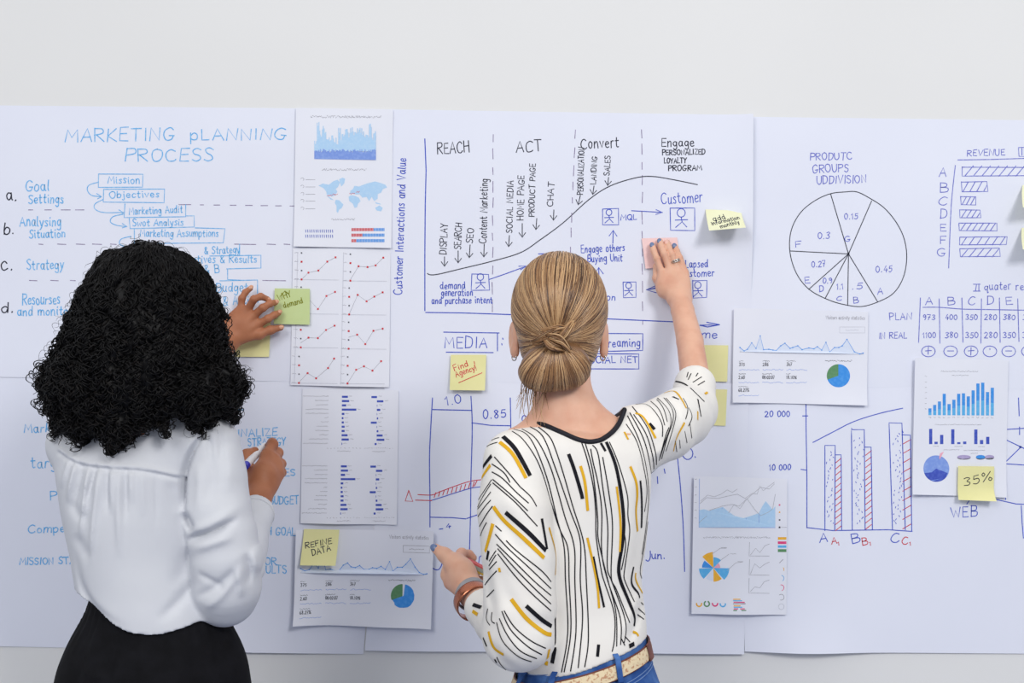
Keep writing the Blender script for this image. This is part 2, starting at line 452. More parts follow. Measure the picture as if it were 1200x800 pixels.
# ------------------------------------------------------------------ the big flip chart sheets
def wave(a, fu, fv, ph, edge=0.0, bot=0.0):
    def d(u, v):
        r = a * (1 + math.sin(fu * u * 6.28 + ph) * math.cos(fv * v * 6.28 + ph * .7)) * .5 * min(1, 8 * u, 8 * (1 - u), 8 * v + .1)
        return r + edge * max(0, (u - .8) / .2) ** 2 + bot * max(0, (v - .8) / .2) ** 2 * (0.5 + 0.5 * math.sin(u * 9 + ph))
    return d
# upper left sheet
s = Sheet('flip_chart_sheet', 'white flip chart sheet headed marketing planning process in light blue marker', 'paper sheet',
          [(-170, 122), (350, 127), (350, 447), (-170, 439)], 0.0012, M_sheet, wave(.002, 1.2, .8, .4))
s.draw('heading', T("MARKETING", (77, 166.5), (204, 164), 15) + T("pLANNING", (223, 164.5), (335, 164), 13.5) + T("PROCESS", (147, 189.5), (250, 189), 14), I_sky, 1.5)
s.draw('step_names', T("Goal", (31, 224), (58, 223), 13) + T("Settings", (34, 238.5), (75, 238), 11) + T("Analysing", (24, 265), (72, 265), 11.5) + T("Situation", (35, 279), (77, 278), 10)
       + T("Strategy", (32, 316), (75, 315), 12) + T("Resourses", (27, 357), (71, 356), 12) + T("and monitoring", (21, 370), (101, 368), 10), I_sky, 1.5)
s.draw('step_letters', T("a.", (8, 235), (20, 235), 13) + T("b.", (5, 274.5), (17, 274), 13) + T("c.", (1, 317), (16, 316), 15) + T("d.", (2, 366), (16, 366), 12), I_black, 1.7)
s.draw('flow_boxes', box(116, 204, 168, 220) + box(122, 222, 193, 237) + L((147, 239), (146, 255), (218, 254), (218, 240)) + L((152, 256), (153, 268), (228, 266), (228, 253), (219, 253))
       + L((158, 268), (158, 285.5), (262, 284.5), (264, 268), (229, 267)) + L((281, 286), (281, 299)) + L((246, 300), (306, 299), (306, 314), (266, 315)) + L((267, 316), (267, 327.5), (286, 328.5)) + L((258, 329), (302, 328), (302, 346)), I_sky, 1.2)
s.draw('flow_arrows', C([(116, 213.5), (105, 217), (103, 223), (108, 229), (119, 230.5)]) + L((114, 227), (119.5, 230.5), (115, 233)) + C([(121, 234), (112, 239), (112, 245), (122, 249), (145, 249)])
       + L((140, 246), (145.5, 249.5), (141, 252)) + C([(145, 251), (133, 254), (130, 260), (137, 264), (149, 265.5)]) + L((144, 262), (149.5, 265.5), (144, 267)) + C([(154, 277), (143, 280), (141, 286), (150, 290), (158, 291)]), I_sky, 1.2)
s.draw('flow_names', T("Mission", (127, 215), (164, 215), 8.5) + T("Objectives", (129, 232), (187, 231), 8) + T("Marketing Audit", (152, 251.5), (214, 249), 8) + T("Swot Analysis", (156, 265), (215, 264), 8)
       + T("Marketing Assumptions", (165, 277.5), (256, 277), 8.5) + T("& Strategy", (240, 298), (281, 296), 8.5) + T("Objectives & Results", (206, 308.5), (301, 307.5), 9) + T("& B", (240, 320), (257, 319), 9) + T("Budget", (254, 342), (291, 341), 10) + T("& Action", (262, 358), (303, 354), 10), I_sky, 1.3)
dl = []
for q in ([34, 39, 53, 61, 72, 83, 89, 99], [210, 224, 235, 239, 251, 258, 270, 277, 288, 296, 306, 314, 323, 330, 340, 346]):
    for a, b in zip(q[::2], q[1::2]):
        y = 246 if a < 150 else 239.8 + (a - 210) * .012
        dl += L((a, y), (b, y))
for q, y in (([46, 51, 68, 78, 90, 100, 109, 120, 130, 137, 152, 155, 275, 300, 313, 323, 333, 340], 286), ([35, 44, 60, 69, 83, 89, 308, 335], 328.5)):
    for a, b in zip(q[::2], q[1::2]): dl += L((a, y), (b, y + .4))
s.draw('dashed_rules', dl, I_dash, 1.0)

# lower left sheet
s = Sheet('flip_chart_sheet', 'white flip chart sheet with light blue words either side of the white blouse', 'paper sheet',
          [(-170, 440), (452, 447), (426, 766), (-170, 753)], 0.0008, M_sheet, wave(.003, 1.4, .7, 1.3, 0, .006))
s.draw('plan_words', T("Market", (29, 507), (73, 505), 10) + T("target", (37, 548), (82, 547), 12) + T("Product", (60, 585), (118, 584), 10.5) + T("Competitors", (34, 624), (116, 622), 9.5) + T("MISSION STATEMENT", (24, 661), (130, 659), 8), I_sky, 1.5)
s.draw('strategy_words', T("PLAN", (226, 475), (283, 474), 13) + L((250, 481), (286, 480)) + T("FINALIZE", (272, 512), (325, 510), 8.5) + T("STRATEGY", (291, 522.5), (335, 521), 8.5) + T("ACTIVITIES", (285, 558), (346, 557), 8)
       + T("& BUDGET", (306, 590.5), (350, 590), 9) + T("PUSH GOAL,", (296, 626), (349, 627), 9.5) + T("MONITOR", (276, 661.5), (324, 661.5), 8.5) + T("RESULTS", (293, 671.5), (336, 671), 8.5), I_sky, 1.5)

# upper middle sheet
s = Sheet('flip_chart_sheet', 'white flip chart sheet with the customer value curve from reach to engage', 'paper sheet',
          [(348, 126.5), (881, 135), (880, 450), (348, 446)], 0.0018, M_sheet, lambda u, v, q_=wave(.003, 1.7, .9, 2.1, .0): q_(u, v) * (1 - .6 * u) + .014 * max(0, (u - .91) / .09) ** 2 * max(0, min(1, (.66 - v) / .25)), res=(72, 28))
s.draw('axis_title', T("Customer Interactions and Value", (471, 345), (476, 186), 9.5), I_blue, 1.3)
s.draw('chart_frame', L((498, 163), (499.5, 200), (498.5, 240), (498, 300), (498, 364)) + L((499, 366), (540, 366.5), (570, 367.5), (640, 370), (712, 373.5), (790, 377)) + L((820, 381), (843, 380.3), (828, 377.5)) + L((843, 380.3), (829, 383), (820, 381)), I_blue, 1.4)
s.draw('dashed_rules', dash((578, 158), (577, 371), 11, 8) + dash((674, 152), (668, 310), 10, 9, 5) + dash((752, 152), (753, 380), 12, 10, 7), I_dash, 1.0)
s.draw('stage_names', T("REACH", (513, 180.5), (550, 178.5), 13) + T("ACT", (605, 179), (635, 177), 12.5) + T("Convert", (681, 174.5), (725, 172.5), 12) + T("Engage", (775, 172), (813, 171.5), 10)
       + T("PERSONALIZED", (776, 182), (826, 181), 6) + T("LOYALTY", (778, 191.5), (804, 191), 6) + T("PROGRAM", (783, 200.5), (822, 199.5), 6), I_black, 1.35)
s.draw('value_curve', C([(501, 320.5), (505, 322), (515, 321), (540, 315), (577, 306), (610, 296), (633, 281), (660, 261), (690, 234), (715, 218), (745, 208.5), (765, 207), (790, 211), (817, 216.5)]), I_black, 1.3)
vw = [("DISPLAY", 523, 298, 262, 8), ("SEARCH", 540, 292, 262, 8), ("SEO", 554, 285, 268, 7), ("Content Marketing", 570, 285, 210, 9), ("SOCIAL MEDIA", 600, 273, 212, 7), ("HOME PAGE", 613, 258, 206, 7.5), ("PRODUCT PAGE", 626, 254, 192, 6.5), ("CHAT", 648, 242, 214, 7),
      ("PERSONALIZATION", 683, 228, 173, 6.5), ("LANDING", 698, 216, 184, 6), ("SALES", 714, 206, 183, 6.5)]
st = []
for t, x, y0, y1, h in vw: st += T(t, (x, y0), (x + 1.5, y1), h)
s.draw('channel_names', st, I_black, 1.15)
st = []
for a, b in (((521, 301), (521, 312)), ((537, 294), (537, 308)), ((551, 287), (550, 302)), ((567.5, 286), (567, 301)), ((597, 276), (596, 289)), ((612, 262), (612, 278)), ((629, 256), (628, 269)), ((649, 246), (648.5, 258)),
             ((680, 229), (677.5, 240)), ((696, 218), (694.5, 228)), ((713, 208), (712, 217.5))): st += arrow(a, b, 6.5, .62)
s.draw('channel_arrows', st, I_black, 1.2)
s.draw('customer_boxes', box(553, 321, 573, 340) + stickman(563, 324.5, 4) + box(706, 245, 725, 263.5) + stickman(713.5, 249, 3.6) + box(785, 244, 814.5, 270) + stickman(798, 249.5, 5) + box(730, 330.5, 745, 349) + stickman(736.5, 334.5, 3.5) + box(811.5, 329, 828.5, 349) + stickman(817.5, 334, 4), I_blue, 1.15)
s.draw('customer_arrows', L((573, 327.5), (592, 321), (622, 310)) + L((608, 312), (618, 311.5), (610, 316)) + arrow((740, 247), (776, 249), 8, .35) + arrow((718, 285), (718.5, 270), 8, .6) + arrow((702, 330), (701.5, 313.5), 9, .6)
       + L((772, 336.5), (757, 339.5), (773, 337)) + L((769, 334.5), (757, 339.5), (769, 343)), I_blue, 1.2)
s.draw('customer_notes', T("demand", (516, 338.5), (545, 338), 8) + T("generation", (517, 346.5), (554, 346.5), 8) + T("and purchase intent", (506, 356), (577, 355), 8) + T("Engage others", (681, 296), (732, 294), 8.5) + T("in Buying Unit", (679, 307.5), (729, 306), 8.5)
       + T("Customer", (775, 239.5), (823, 236.5), 13) + T("MQL", (727, 258), (746, 257.5), 6) + T("Lapsed", (803, 313.5), (829, 313), 8.5) + T("customer", (798, 324.5), (837, 323.5), 8.5) + T("action", (690, 352), (721, 351.5), 8) + T("Time", (807, 396.5), (840, 396), 10), I_blue, 1.2)
s.draw('media_boxes', T("MEDIA", (521, 407.5), (571, 408), 13) + L((520, 389), (585, 390)) + L((583, 390), (583, 411)) + L((523, 412.5), (578, 413)) + L((589, 396), (589.5, 397.5)) + L((588, 402.5), (588.3, 404)) + L((631, 297.5), (655, 297))
       + box(700, 390.5, 752.5, 411) + T("streaming", (703, 406.5), (750, 405.5), 9.5) + box(680, 414, 749, 432) + T("SOCIAL NET", (684, 425.5), (747, 424.5), 7.5), I_blue, 1.3)

# upper right sheet
s = Sheet('flip_chart_sheet', 'white flip chart sheet with the hand drawn circle split into lettered slices', 'paper sheet',
          [(880, 137), (1380, 143), (1380, 458), (879, 452)], 0.0012, M_sheet, wave(.002, 1.3, .8, .9))
s.draw('heading', T("PRODUTC", (949, 188), (998, 187), 8) + T("GROUPS", (952, 203), (994, 201), 9) + T("UDDIVISION", (957, 216), (1015, 214), 9), I_purple, 1.2)
s.draw('pie_circle', C([(925.5, 295), (927, 270), (938, 249), (955, 235), (973, 227), (990, 225), (1004, 225), (1020, 233), (1036, 244), (1050, 261), (1059, 280), (1062, 302), (1058, 325), (1047, 343), (1030, 353), (1010, 359), (990, 357), (970, 351), (948, 339), (933, 320)], 5, True)
       + sum([L((994, 297.5), q) for q in ((973, 227), (1021, 235.5), (926, 294), (947.5, 339), (967, 349), (993, 357), (1028, 353.5))], []) + L((993, 296), (995.5, 299), (993, 299), (995, 296.5)), I_black, 1.15)
st = []
for t, x0, x1, y, h in (("0.15", 989, 1005, 257, 6.5), ("0.3", 958, 972, 280, 7), ("F", 932, 939, 290, 7), ("G", 990, 996, 283, 6), ("0.27", 951, 967, 313, 7), ("E", 943, 949, 332, 7.5), ("0.9", 964, 975, 332, 6), ("D", 960, 965, 342, 6.5), ("1.1", 980, 988, 339, 6.5), ("C", 980, 986, 352, 4.5), (".5", 998, 1010, 339, 7), ("B", 1000, 1005.5, 355, 7), ("0.45", 1026, 1045, 319, 7.5), ("A", 1028, 1034, 345, 8)):
    st += T(t, (x0, y), (x1, y - .5), h)
s.draw('slice_labels', st, I_purple, 1.15)
s.draw('bar_chart', T("REVENUE", (1133, 183), (1177, 182), 7) + box(1193, 173, 1204, 183) + L((1197, 174), (1197, 182)) + L((1200, 174), (1200, 182)) + L((1122, 187.5), (1160, 187), (1240, 184.5)) + C([(1119, 194), (1115, 230), (1113, 262), (1111, 314)])
       + sum([T(c, (x, y), (x + w, y), h) for c, x, y, w, h in (("A", 1100, 207, 8, 11), ("B", 1101, 225, 9, 11), ("C", 1099, 240, 10, 9), ("D", 1101, 256, 8, 10), ("E", 1101, 271, 7, 8.5), ("F", 1101, 286, 7, 9), ("G", 1098, 300, 9, 9))], [])
       + box(1127, 196, 1232, 206) + hatch(1128, 194.5, 1232, 206.5, 10, 10) + box(1126, 213.5, 1156.5, 224.5) + hatch(1126, 213.5, 1156, 224.5, 8) + box(1125, 230.5, 1142.5, 239.5) + hatch(1125, 230.5, 1142, 239.5, 5, 5) + box(1124, 246, 1148.5, 255) + hatch(1124, 246, 1148, 255, 6)
       + box(1123, 261.5, 1167, 270) + hatch(1123, 261.5, 1167, 270, 7) + box(1124, 278, 1179, 287) + hatch(1124, 278, 1179, 287, 9) + box(1124, 291.5, 1171, 301) + hatch(1124, 291.5, 1171, 301, 9, 8), I_purple, 1.15)
st = T("II", (1142, 340), (1147, 340), 7) + L((1140, 333), (1148, 333)) + L((1140, 341), (1148, 341)) + T("quater", (1153, 340), (1184, 339), 9) + T("revenue", (1190, 340), (1228, 339), 9)
for a, b in (((1078, 349), (1076, 401)), ((1100, 350), (1101, 402)), ((1126.5, 349), (1128, 401)), ((1149.5, 350), (1149, 402)), ((1170.5, 349), (1171.5, 401)), ((1192, 350), (1193.5, 400)), ((1216, 350), (1217, 400))): st += L(a, b)
st += C([(1081, 360), (1100, 360), (1126, 362), (1150, 362.5), (1240, 364)])
for i, (a, b, c, x) in enumerate((("A", "973", "1100", 1081), ("B", "400", "380", 1107), ("C", "350", "350", 1131), ("D", "280", "280", 1153), ("E", "380", "350", 1175), ("F", "310", "330", 1198))):
    st += T(a, (x + 3, 357), (x + 11, 356.5), 9) + T(b, (x, 374.5), (x + 14, 374.5), 6) + T(c, (x, 396), (x + 15, 395.5), 6.5) + circ(x + 6.5, 411.5, 8, 6.3, 16)
    st += {0: L((x + 3, 411), (x + 10, 410.5)) + L((x + 6.5, 406.5), (x + 6.2, 415)), 2: L((x + 3, 411), (x + 10, 410.5)) + L((x + 6.5, 407), (x + 6.2, 416)), 1: L((x + 3, 411), (x + 10, 411)), 4: L((x + 3, 411), (x + 10, 411)), 3: L((x + 6.5, 408), (x + 6.5, 409.5)), 5: L((x + 3, 411), (x + 10, 411))}[i]
st += T("PLAN", (1042, 375), (1068, 374), 8) + T("IN REAL", (1030, 397), (1062, 396), 7)
s.draw('revenue_table', st, I_purple, 1.15)

# lower right sheet (its left edge lies under the lower middle sheet)
s = Sheet('flip_chart_sheet', 'white flip chart sheet with three pairs of dotted and red hatched bars', 'paper sheet',
          [(868, 450.5), (1380, 457), (1380, 767), (872, 762)], 0.0016, M_sheet, lambda u, v: .0015 * (1 + math.sin(u * 5)) * min(1, 10 * v) + .018 * max(0, (v - .74) / .26) ** 2 * math.exp(-((u - .14) / .11) ** 2))
s.draw('axes', L((944, 473), (944, 500), (945, 560), (945, 618)) + L((940, 487), (946, 487)) + L((938, 549.5), (945, 550.5)) + L((945, 617.5), (975, 621), (1040, 620), (1068, 622)) + C([(952, 518), (975, 506), (1000, 493.5), (1030, 484), (1057, 478)])
       + T("20 000", (896, 488), (925, 488), 6.5) + T("10 000", (901, 550.5), (926, 550), 6.5), I_blue, 1.25)
s.draw('bars', L((966, 621), (966, 521.5), (978, 521.5), (977.5, 621)) + L((978, 532.5), (985, 532.5), (985.5, 621)) + L((998, 620), (997, 501), (998, 503), (1012, 503), (1013, 620)) + L((1013, 523.5), (1020, 523.5), (1021.5, 620)) + L((1045, 620), (1041, 495), (1056, 495.5), (1060, 620)) + L((1056, 509), (1066, 509.5), (1067.5, 621)), I_blue, 1.25)
r = random.Random(5); dots = []
for x0, x1, y0, y1, nn in ((968, 976, 527, 614, 26), (1000, 1011, 511, 614, 38), (1046, 1057, 504, 614, 40)):
    for k in range(nn):
        x, y = r.uniform(x0, x1), y0 + (y1 - y0) * (k + r.random() * .6) / nn
        dots += L((x, y), (x + r.uniform(-1, 1), y + r.uniform(.7, 2.2)))
s.draw('bar_dots', dots, I_blue, .9)
hs = []
for x0, x1, y0 in ((978.3, 985, 535), (1013.5, 1020.5, 526), (1057, 1066.5, 513)):
    y = y0 + 5
    while y < 620: hs += L((x0, y + 2), (x1, y - 3.5)); y += 7.2 if x0 < 1050 else 11
s.draw('bar_hatching', hs, I_red, 1.05)
s.draw('bar_letters', T("A", (960, 635), (969, 634), 11) + T("B", (998, 636), (1007, 634), 11) + T("C", (1043, 635), (1053, 634), 10), I_blue, 1.3)
s.draw('bar_letters', T("A", (974, 637), (980, 636), 8) + T("1", (981, 638), (983, 638), 4) + T("B", (1010, 638), (1016, 637), 8.5) + T("1", (1018, 638), (1020, 638), 4) + T("C", (1056, 637), (1063, 636.5), 8) + T("1", (1065, 638), (1066.5, 638), 4), I_red, 1.2, label='small red letters beside the blue ones')
s.draw('web_diagram', T("WEB", (1114, 606), (1144, 604), 12) + L((1193, 466), (1193.5, 487)) + L((1176, 503), (1200, 501.5), (1240, 501)) + L((1194, 500), (1194, 509)) + L((1176, 514), (1195, 523), (1240, 545)) + L((1177, 541.5), (1196, 523)) + L((1177, 541), (1176.5, 560), (1177.5, 585)) + L((1177, 543), (1240, 547))
       + L((1150, 580), (1163, 584), (1190, 590), (1240, 592)) + L((1196, 592), (1197, 612), (1198.5, 630)) + circ(1195, 523.5, 1.2, 1, 8) + circ(1195, 523.5, .5, .4, 8) + L((1132, 590), (1135, 586)), I_blue, 1.25)

# lower middle sheet
s = Sheet('flip_chart_sheet', 'white flip chart sheet behind the striped blouse, red hatched ribbon and tall blue boxes', 'paper sheet',
          [(451, 446), (877, 449), (871, 765), (428, 761)], 0.0028, M_sheet, wave(.003, 1.3, .7, .2, .003, .006))
s.draw('tall_boxes', C([(507, 466), (504.5, 510), (503.5, 540), (504, 580), (504, 617)]) + C([(552, 464), (553.5, 500), (552, 560), (551.5, 600), (550, 653)]) + L((598, 466), (599, 520)) + L((507, 479.5), (530, 480), (552, 480.5)) + L((553, 495), (575, 498), (598, 498.5)) + L((504, 605.5), (530, 606), (546, 607.5)) + L((547, 607), (560, 602.5), (585, 596))
       + C([(793, 530), (797, 570), (800.5, 620), (802, 669)]), I_blue, 1.35)
s.draw('box_values', T("1.0", (523, 475), (541, 472), 9.5) + T("0.85", (566, 490), (593, 489), 10) + T("0.7", (612, 494), (630, 493), 8) + L((515, 619.5), (519, 619)) + T("4", (523, 619), (528.5, 618), 5) + circ(805.5, 531, 6, 7, 14) + L((814, 534.5), (814.5, 535.5)) + T("Jun.", (757, 654.5), (779, 654), 9.5)
       + C([(507, 665), (511, 667), (515, 666), (518, 660), (517, 655)]) + L((557, 659.5), (561, 659), (562, 652), (566, 649.5), (572, 649.5)) + T("Feb.", (566, 658), (588, 657), 7) + L((770, 558), (770.5, 566)) + L((778, 549), (779, 554)), I_blue, 1.35)
s.draw('red_ribbon', L((479, 575), (475, 586.5), (484, 587), (479, 574)) + C([(490, 579), (506, 579.5), (515, 576), (535, 568.5), (553, 563), (572, 561)]) + L((487, 585.5), (506, 586)) + sum([L((x, 582.5 - (x - 508) * .26), (x + 1.8, 577 - (x - 508) * .28)) for x in range(509, 556, 5)], []) + L((556, 569), (559, 563)), I_red, 1.15)
s.draw('ribbon_underline', C([(505, 586), (515, 583), (532, 577.5), (552, 571.5), (562, 570), (575, 567)]), I_blue, 1.2)

# ------------------------------------------------------------------ printed charts pinned over them
def curl(bot=.004, right=.0, a=.0012, left=0.0, ph=0.0):
    return lambda u, v: a * (1 + math.sin(u * 4 + v * 3 + ph)) * .5 + bot * max(0, (v - .7) / .3) ** 2 * (.6 + .4 * math.cos(u * 7 + ph)) + right * max(0, (u - .7) / .3) ** 2 + left * max(0, (.3 - u) / .3) ** 2
def printout(label, corners, lay, disp, group=None):
    return Sheet('chart_printout', label, 'printout', corners, lay, M_print, disp, res=(12, 14), group=group)

s = printout('white printout with a pale blue world map under a spiky bar chart', [(347.5, 127), (461, 129), (459, 291), (345, 289)], .006, curl(.003))
r = random.Random(11); fl = []
tops = [165, 146, 156, 150, 158, 163, 161, 160, 163, 165, 153, 160, 157, 154, 157, 152, 156, 158, 151, 152, 156, 161, 160, 148, 160, 156, 155]
for i, x in enumerate(np.arange(369, 440.5, 1.0)):
    t = tops[int(i * (len(tops) - 1) / 72)] + r.uniform(-3, 5)
    yb = 187 + (x - 369) * .014
    fl += [(rect(x, t, x + 1.02, 170), I_pale), (rect(x, 170, x + 1.02, 178), I_pale), (rect(x, 177 + r.uniform(-2, 2), x + 1.02, yb), I_peri)]
s.fill('spike_chart', fl)
s.draw('title', tiny(365, 447, 139, 1, 3), I_grey, .6)
s.draw('title', tiny(378, 430, 200.5, 2, 2.6), I_grey, .6)
s.draw('title', tiny(389, 416, 258.5, 3, 2.2), I_grey, .6)
mp = [[(374, 218), (379, 215.5), (386, 217), (391, 213), (396, 211), (399, 214), (397, 219), (394, 222), (396, 225), (393, 229), (389, 231), (387, 229), (385, 228), (386, 231), (390, 233.5), (392, 235), (388, 234), (384, 230), (383, 225), (380, 221)],
      [(398, 210.5), (402, 208.5), (405, 210), (404, 215), (400.5, 219), (399, 215)], [(394, 234.5), (398, 235), (403, 240), (401, 244), (398, 246), (396.5, 250), (395, 248), (395, 242), (393, 238)],
      [(409, 231), (412, 229), (417, 230), (421, 232), (423, 236), (420, 239), (419, 243), (416, 244), (414, 239), (410, 236)],
      [(411, 228), (411, 224), (414, 222), (416, 218), (421, 219), (426, 217), (432, 215), (440, 213), (447, 215), (452, 217), (454, 220), (449, 222), (447, 226), (443, 228), (443, 233), (439, 236), (436, 231), (433, 236), (430, 231), (425, 232), (422, 228), (417, 228), (413, 227)],
      [(440, 244), (445, 241), (449, 244), (447, 248), (442, 247)], [(440, 237), (446, 239), (447, 240), (441, 239)]]
s.fill('world_map', [(p, I_pale) for p in mp])
s.draw('map_marks', sum([tiny(a, b, y, 4, 1.6) for a, b, y in ((384, 390, 230), (391, 396, 229), (410, 416, 228), (418, 422, 226))], []), I_fred, .6)
s.draw('map_legend', sum([circ(355, y, 1.9, 1.6, 8, 5.2, 9.0) + L((359, y + .5), (370, y + .5)) for y in (210.5, 219, 227.5, 235.5, 244.5)], []), I_grey, .55)
s.draw('tick_rows', sum([L((x, y), (x + .2, y + 3)) for y in (269.5, 275.5) for x in np.arange(359, 391, 2.4)], []), I_indigo, .9)
fl = []
for y, n1 in ((267.5, 18), (274, 9), (280.5, 4)):
    fl += [(rect(412.5 + k * 1.44, y, 412.5 + k * 1.44 + 1.05, y + 3.6), I_fred if k < n1 else I_chart) for k in range(27)]
s.fill('segment_bars', fl)

s = printout('white printout of eight small line charts with red dots', [(344, 291), (458, 293), (456.5, 453.5), (341, 451)], .0045, curl(.004, ph=2))
grid, axis, lines, red, blk = [], [], [], [], []
c1 = [([(354, 327.5), (362, 319.5), (373.6, 317), (384, 306.6), (393.6, 301.6)], 327.5), ([(353.5, 367), (362, 350), (373, 362), (383, 346.8), (393, 342)], 367.5), ([(353, 401.5), (362, 395.5), (373, 396), (382.5, 386.5), (392.5, 381.5)], 407), ([(351, 447.5), (361, 437), (371, 443), (385, 431), (392, 420)], 448.5)]
c2 = [([(411, 327.5), (420.5, 312), (431, 313), (440.5, 311), (449.5, 302)], 329), ([(409.6, 368), (419.5, 345.5), (430, 353), (439, 347.5), (448.8, 342.5)], 368.5), ([(409, 395), (419, 392), (428.5, 403), (438, 387.5), (448.8, 385)], 408.5), ([(408, 448.5), (418, 433), (427, 429), (437, 434), (447, 423)], 449)]
for cs in (c1, c2):
    for pts, yb in cs:
        lines.append(np.array(pts)); red += pts[1:]
        x0 = pts[0][0]; grid += L((x0 - 9, yb), (pts[-1][0] + 4, yb + .6))
        for k in range(4):
            (red if k % 2 else blk).append((x0, yb - 31 + k * 10.3)); axis += tiny(x0 - 8, x0 - 4, yb - 31 + k * 10.3, k, 1.2)
grid += L((403, 296), (400, 450)) + L((349.5, 296), (345.5, 449))
s.draw('chart_rules', grid, I_light, .7); s.draw('axis_figures', axis, I_grey, .5); s.draw('trend_lines', lines, I_grey, .5)
dt = lambda q, e=1.05: rect(q[0] - e, q[1] - e, q[0] + e, q[1] + e)
s.fill('data_dots', [(dt(q), I_fred) for q in red] + [(dt(q, .8), I_dark) for q in blk], .0004)

s = printout('white printout of blue horizontal bars in two stacked blocks', [(355, 455), (467.5, 457), (465.5, 614), (353, 612)], .0052, curl(.006, ph=4))
lw = [7, 8.5, 5, 17, 3, 2, 2.5, 3.5, 3.5, 7, 8.5, .9]; rw = [-6.5, 7.5, .5, 4, .5, 1.6, -7, .5, 2, 7, 9, -2.3]; tl = [29, 15, 14, 26, 26, 4, 8, 13, 15, 10, 22, 29]
fl, tx = [], []
for b, (y0, dx) in enumerate(((464.6, 0), (545.8, -1.2))):
    for k in range(12):
        y = y0 + k * 4.99; xl, xr = 401.2 + dx - k * .04, 442.2 + dx - k * .04
        fl.append((rect(xl, y - 1.2, xl + lw[k], y + 1.2), I_indigo)); a, c = sorted((xr, xr + rw[k])); fl.append((rect(a, y - .9, c, y + 1.5), I_indigo))
        tx += tiny(385 + dx - tl[k], 385 + dx, y, k, 1.2) + tiny(xl + lw[k] + 1.5, xl + lw[k] + 5, y, k, 1) + tiny(xr + max(rw[k], 0) + 2, xr + max(rw[k], 0) + 5.5, y, k, 1)
    tx += tiny(384, 424, y0 + 60.5, 5, 1.2)[::3] + tiny(428, 462, y0 + 60.5, 6, 1.2)[::2] + tiny(396, 411, y0 + 64, 7, 1.2) + tiny(437, 452, y0 + 64.5, 8, 1.2)
s.fill('bars', fl); s.draw('captions', tx, I_grey, .5)

def visitors(label, corners, lay, disp, line, yb, title, tb, bt, cols, rows, pc, pr, ptitle):
    s = printout(label, corners, lay, disp)
    s.draw('title', T("Visitors activity statistics", title[0], title[1], 4.2, .02), I_grey, .55)
    s.draw('button', box(*tb, j=0) + tiny(*bt, 9, 1.4), I_light if pr < 13.8 else I_grey, .6)
    s.fill('line_area', [([line[0]] + line + [(line[-1][0], yb[1]), (line[0][0], yb[0])], material_area)])
    s.draw('line_graph', [np.array(line)], I_chart, .8, .0004)
    s.fill('data_dots', [(dt(q, .65), I_chart) for q in line], .0005)
    s.draw('chart_rules', L((line[0][0], yb[0]), (line[-1][0], yb[1])), I_grey, .6)
    words = [["375", "286", "347"], ["2.60", "00:02:07", "18.10%"], ["68.27%"]]; ww = [[6.5, 6.5, 6], [7, 14, 12], [12.5]]
    st, sub, sq = [], [], []
    for rI, y in enumerate(rows):
        for cI in range(len(words[rI])):
            x = cols[cI] - (rI * .4)
            st += T(words[rI][cI], (x, y), (x + ww[rI][cI], y + .1), 3.6, .01); sub += tiny(x, x + 5 + 3 * ((rI + cI) % 3), y - 5, rI + cI, 1.4)
            r = random.Random(rI * 3 + cI); sq.append(np.array([(x + k * 1.5, y + 4.5 + r.uniform(-.8, .8)) for k in range(17)]))
    s.draw('figures', st, I_dark, .75); s.draw('captions', sub, I_dark, .5); s.draw('sparklines', sq, I_peri, .5)
    s.fill('pie_chart', [(sector(*pc, pr, -160, 90, 40), I_chart), (sector(*pc, pr, 90, 200, 24), I_green), (rect(pc[0] + 6, pc[1] + 5.4, pc[0] + 10, pc[1] + 6.6), I_white), (rect(pc[0] - 10, pc[1] - 6, pc[0] - 6.5, pc[1] - 4.8), I_white)])
    s.draw('captions', tiny(*ptitle, 4, 1.6), I_dark, .55)
    return s
material_area = ink('print_area_tint', (216, 225, 243), (220, 229, 244))
l4 = [(354, 664), (359, 667), (364, 665.5), (369, 658.5), (374, 664), (377, 655), (380, 655), (382.5, 666.5), (388, 665.5), (393, 667.5), (398, 667.5), (403, 661), (408, 658.5), (412, 663), (417, 664), (422, 661.5), (427, 666), (433, 666), (437, 664), (442, 665), (447, 662.5), (452, 666), (457, 657), (461, 668), (466, 663.5), (472, 663.5), (476, 660), (481.5, 653.5), (487, 663), (492, 669), (497, 671), (501, 670)]
visitors('white printout of visitor statistics with blue and green pie beneath the refine data note', [(349, 619), (509, 620.5), (506, 733.5), (346, 730)], .0075, curl(.012, .012, ph=1.2, left=.012), l4, (669, 671), ((457, 630), (503, 630.5)), (473, 638, 504, 646), (480, 497, 643), (354, 382.5, 411), (685, 701, 717), (472.5, 697), 14, (456, 487, 679.5))
l5 = [(866, 407), (871, 411), (875, 409), (880, 401.5), (885, 408), (890, 393.5), (894, 409.5), (900, 409), (905, 410), (909, 410.5), (914, 405), (919, 402), (925, 408), (928, 407), (934, 405), (939, 409.5), (947, 407.5), (953, 408.5), (957, 406), (962, 410), (967, 401), (971.5, 412), (977, 407), (982, 407), (986, 405), (991.5, 397.5), (1000, 412), (1006, 414.5), (1010, 413.5)]
visitors('white printout of visitor statistics with blue and green pie under the hand drawn circle', [(859, 361), (1016, 365), (1014, 474.5), (857, 471)], .0055, curl(.006, .003, ph=.3, left=.004), l5, (412, 414.8), ((967, 374), (1012, 374.5)), (983, 383, 1012, 390), (990, 1005, 387.5), (865, 893, 921), (428.5, 443.5, 458.5), (981.5, 440), 13.5, (966, 997, 423.5))

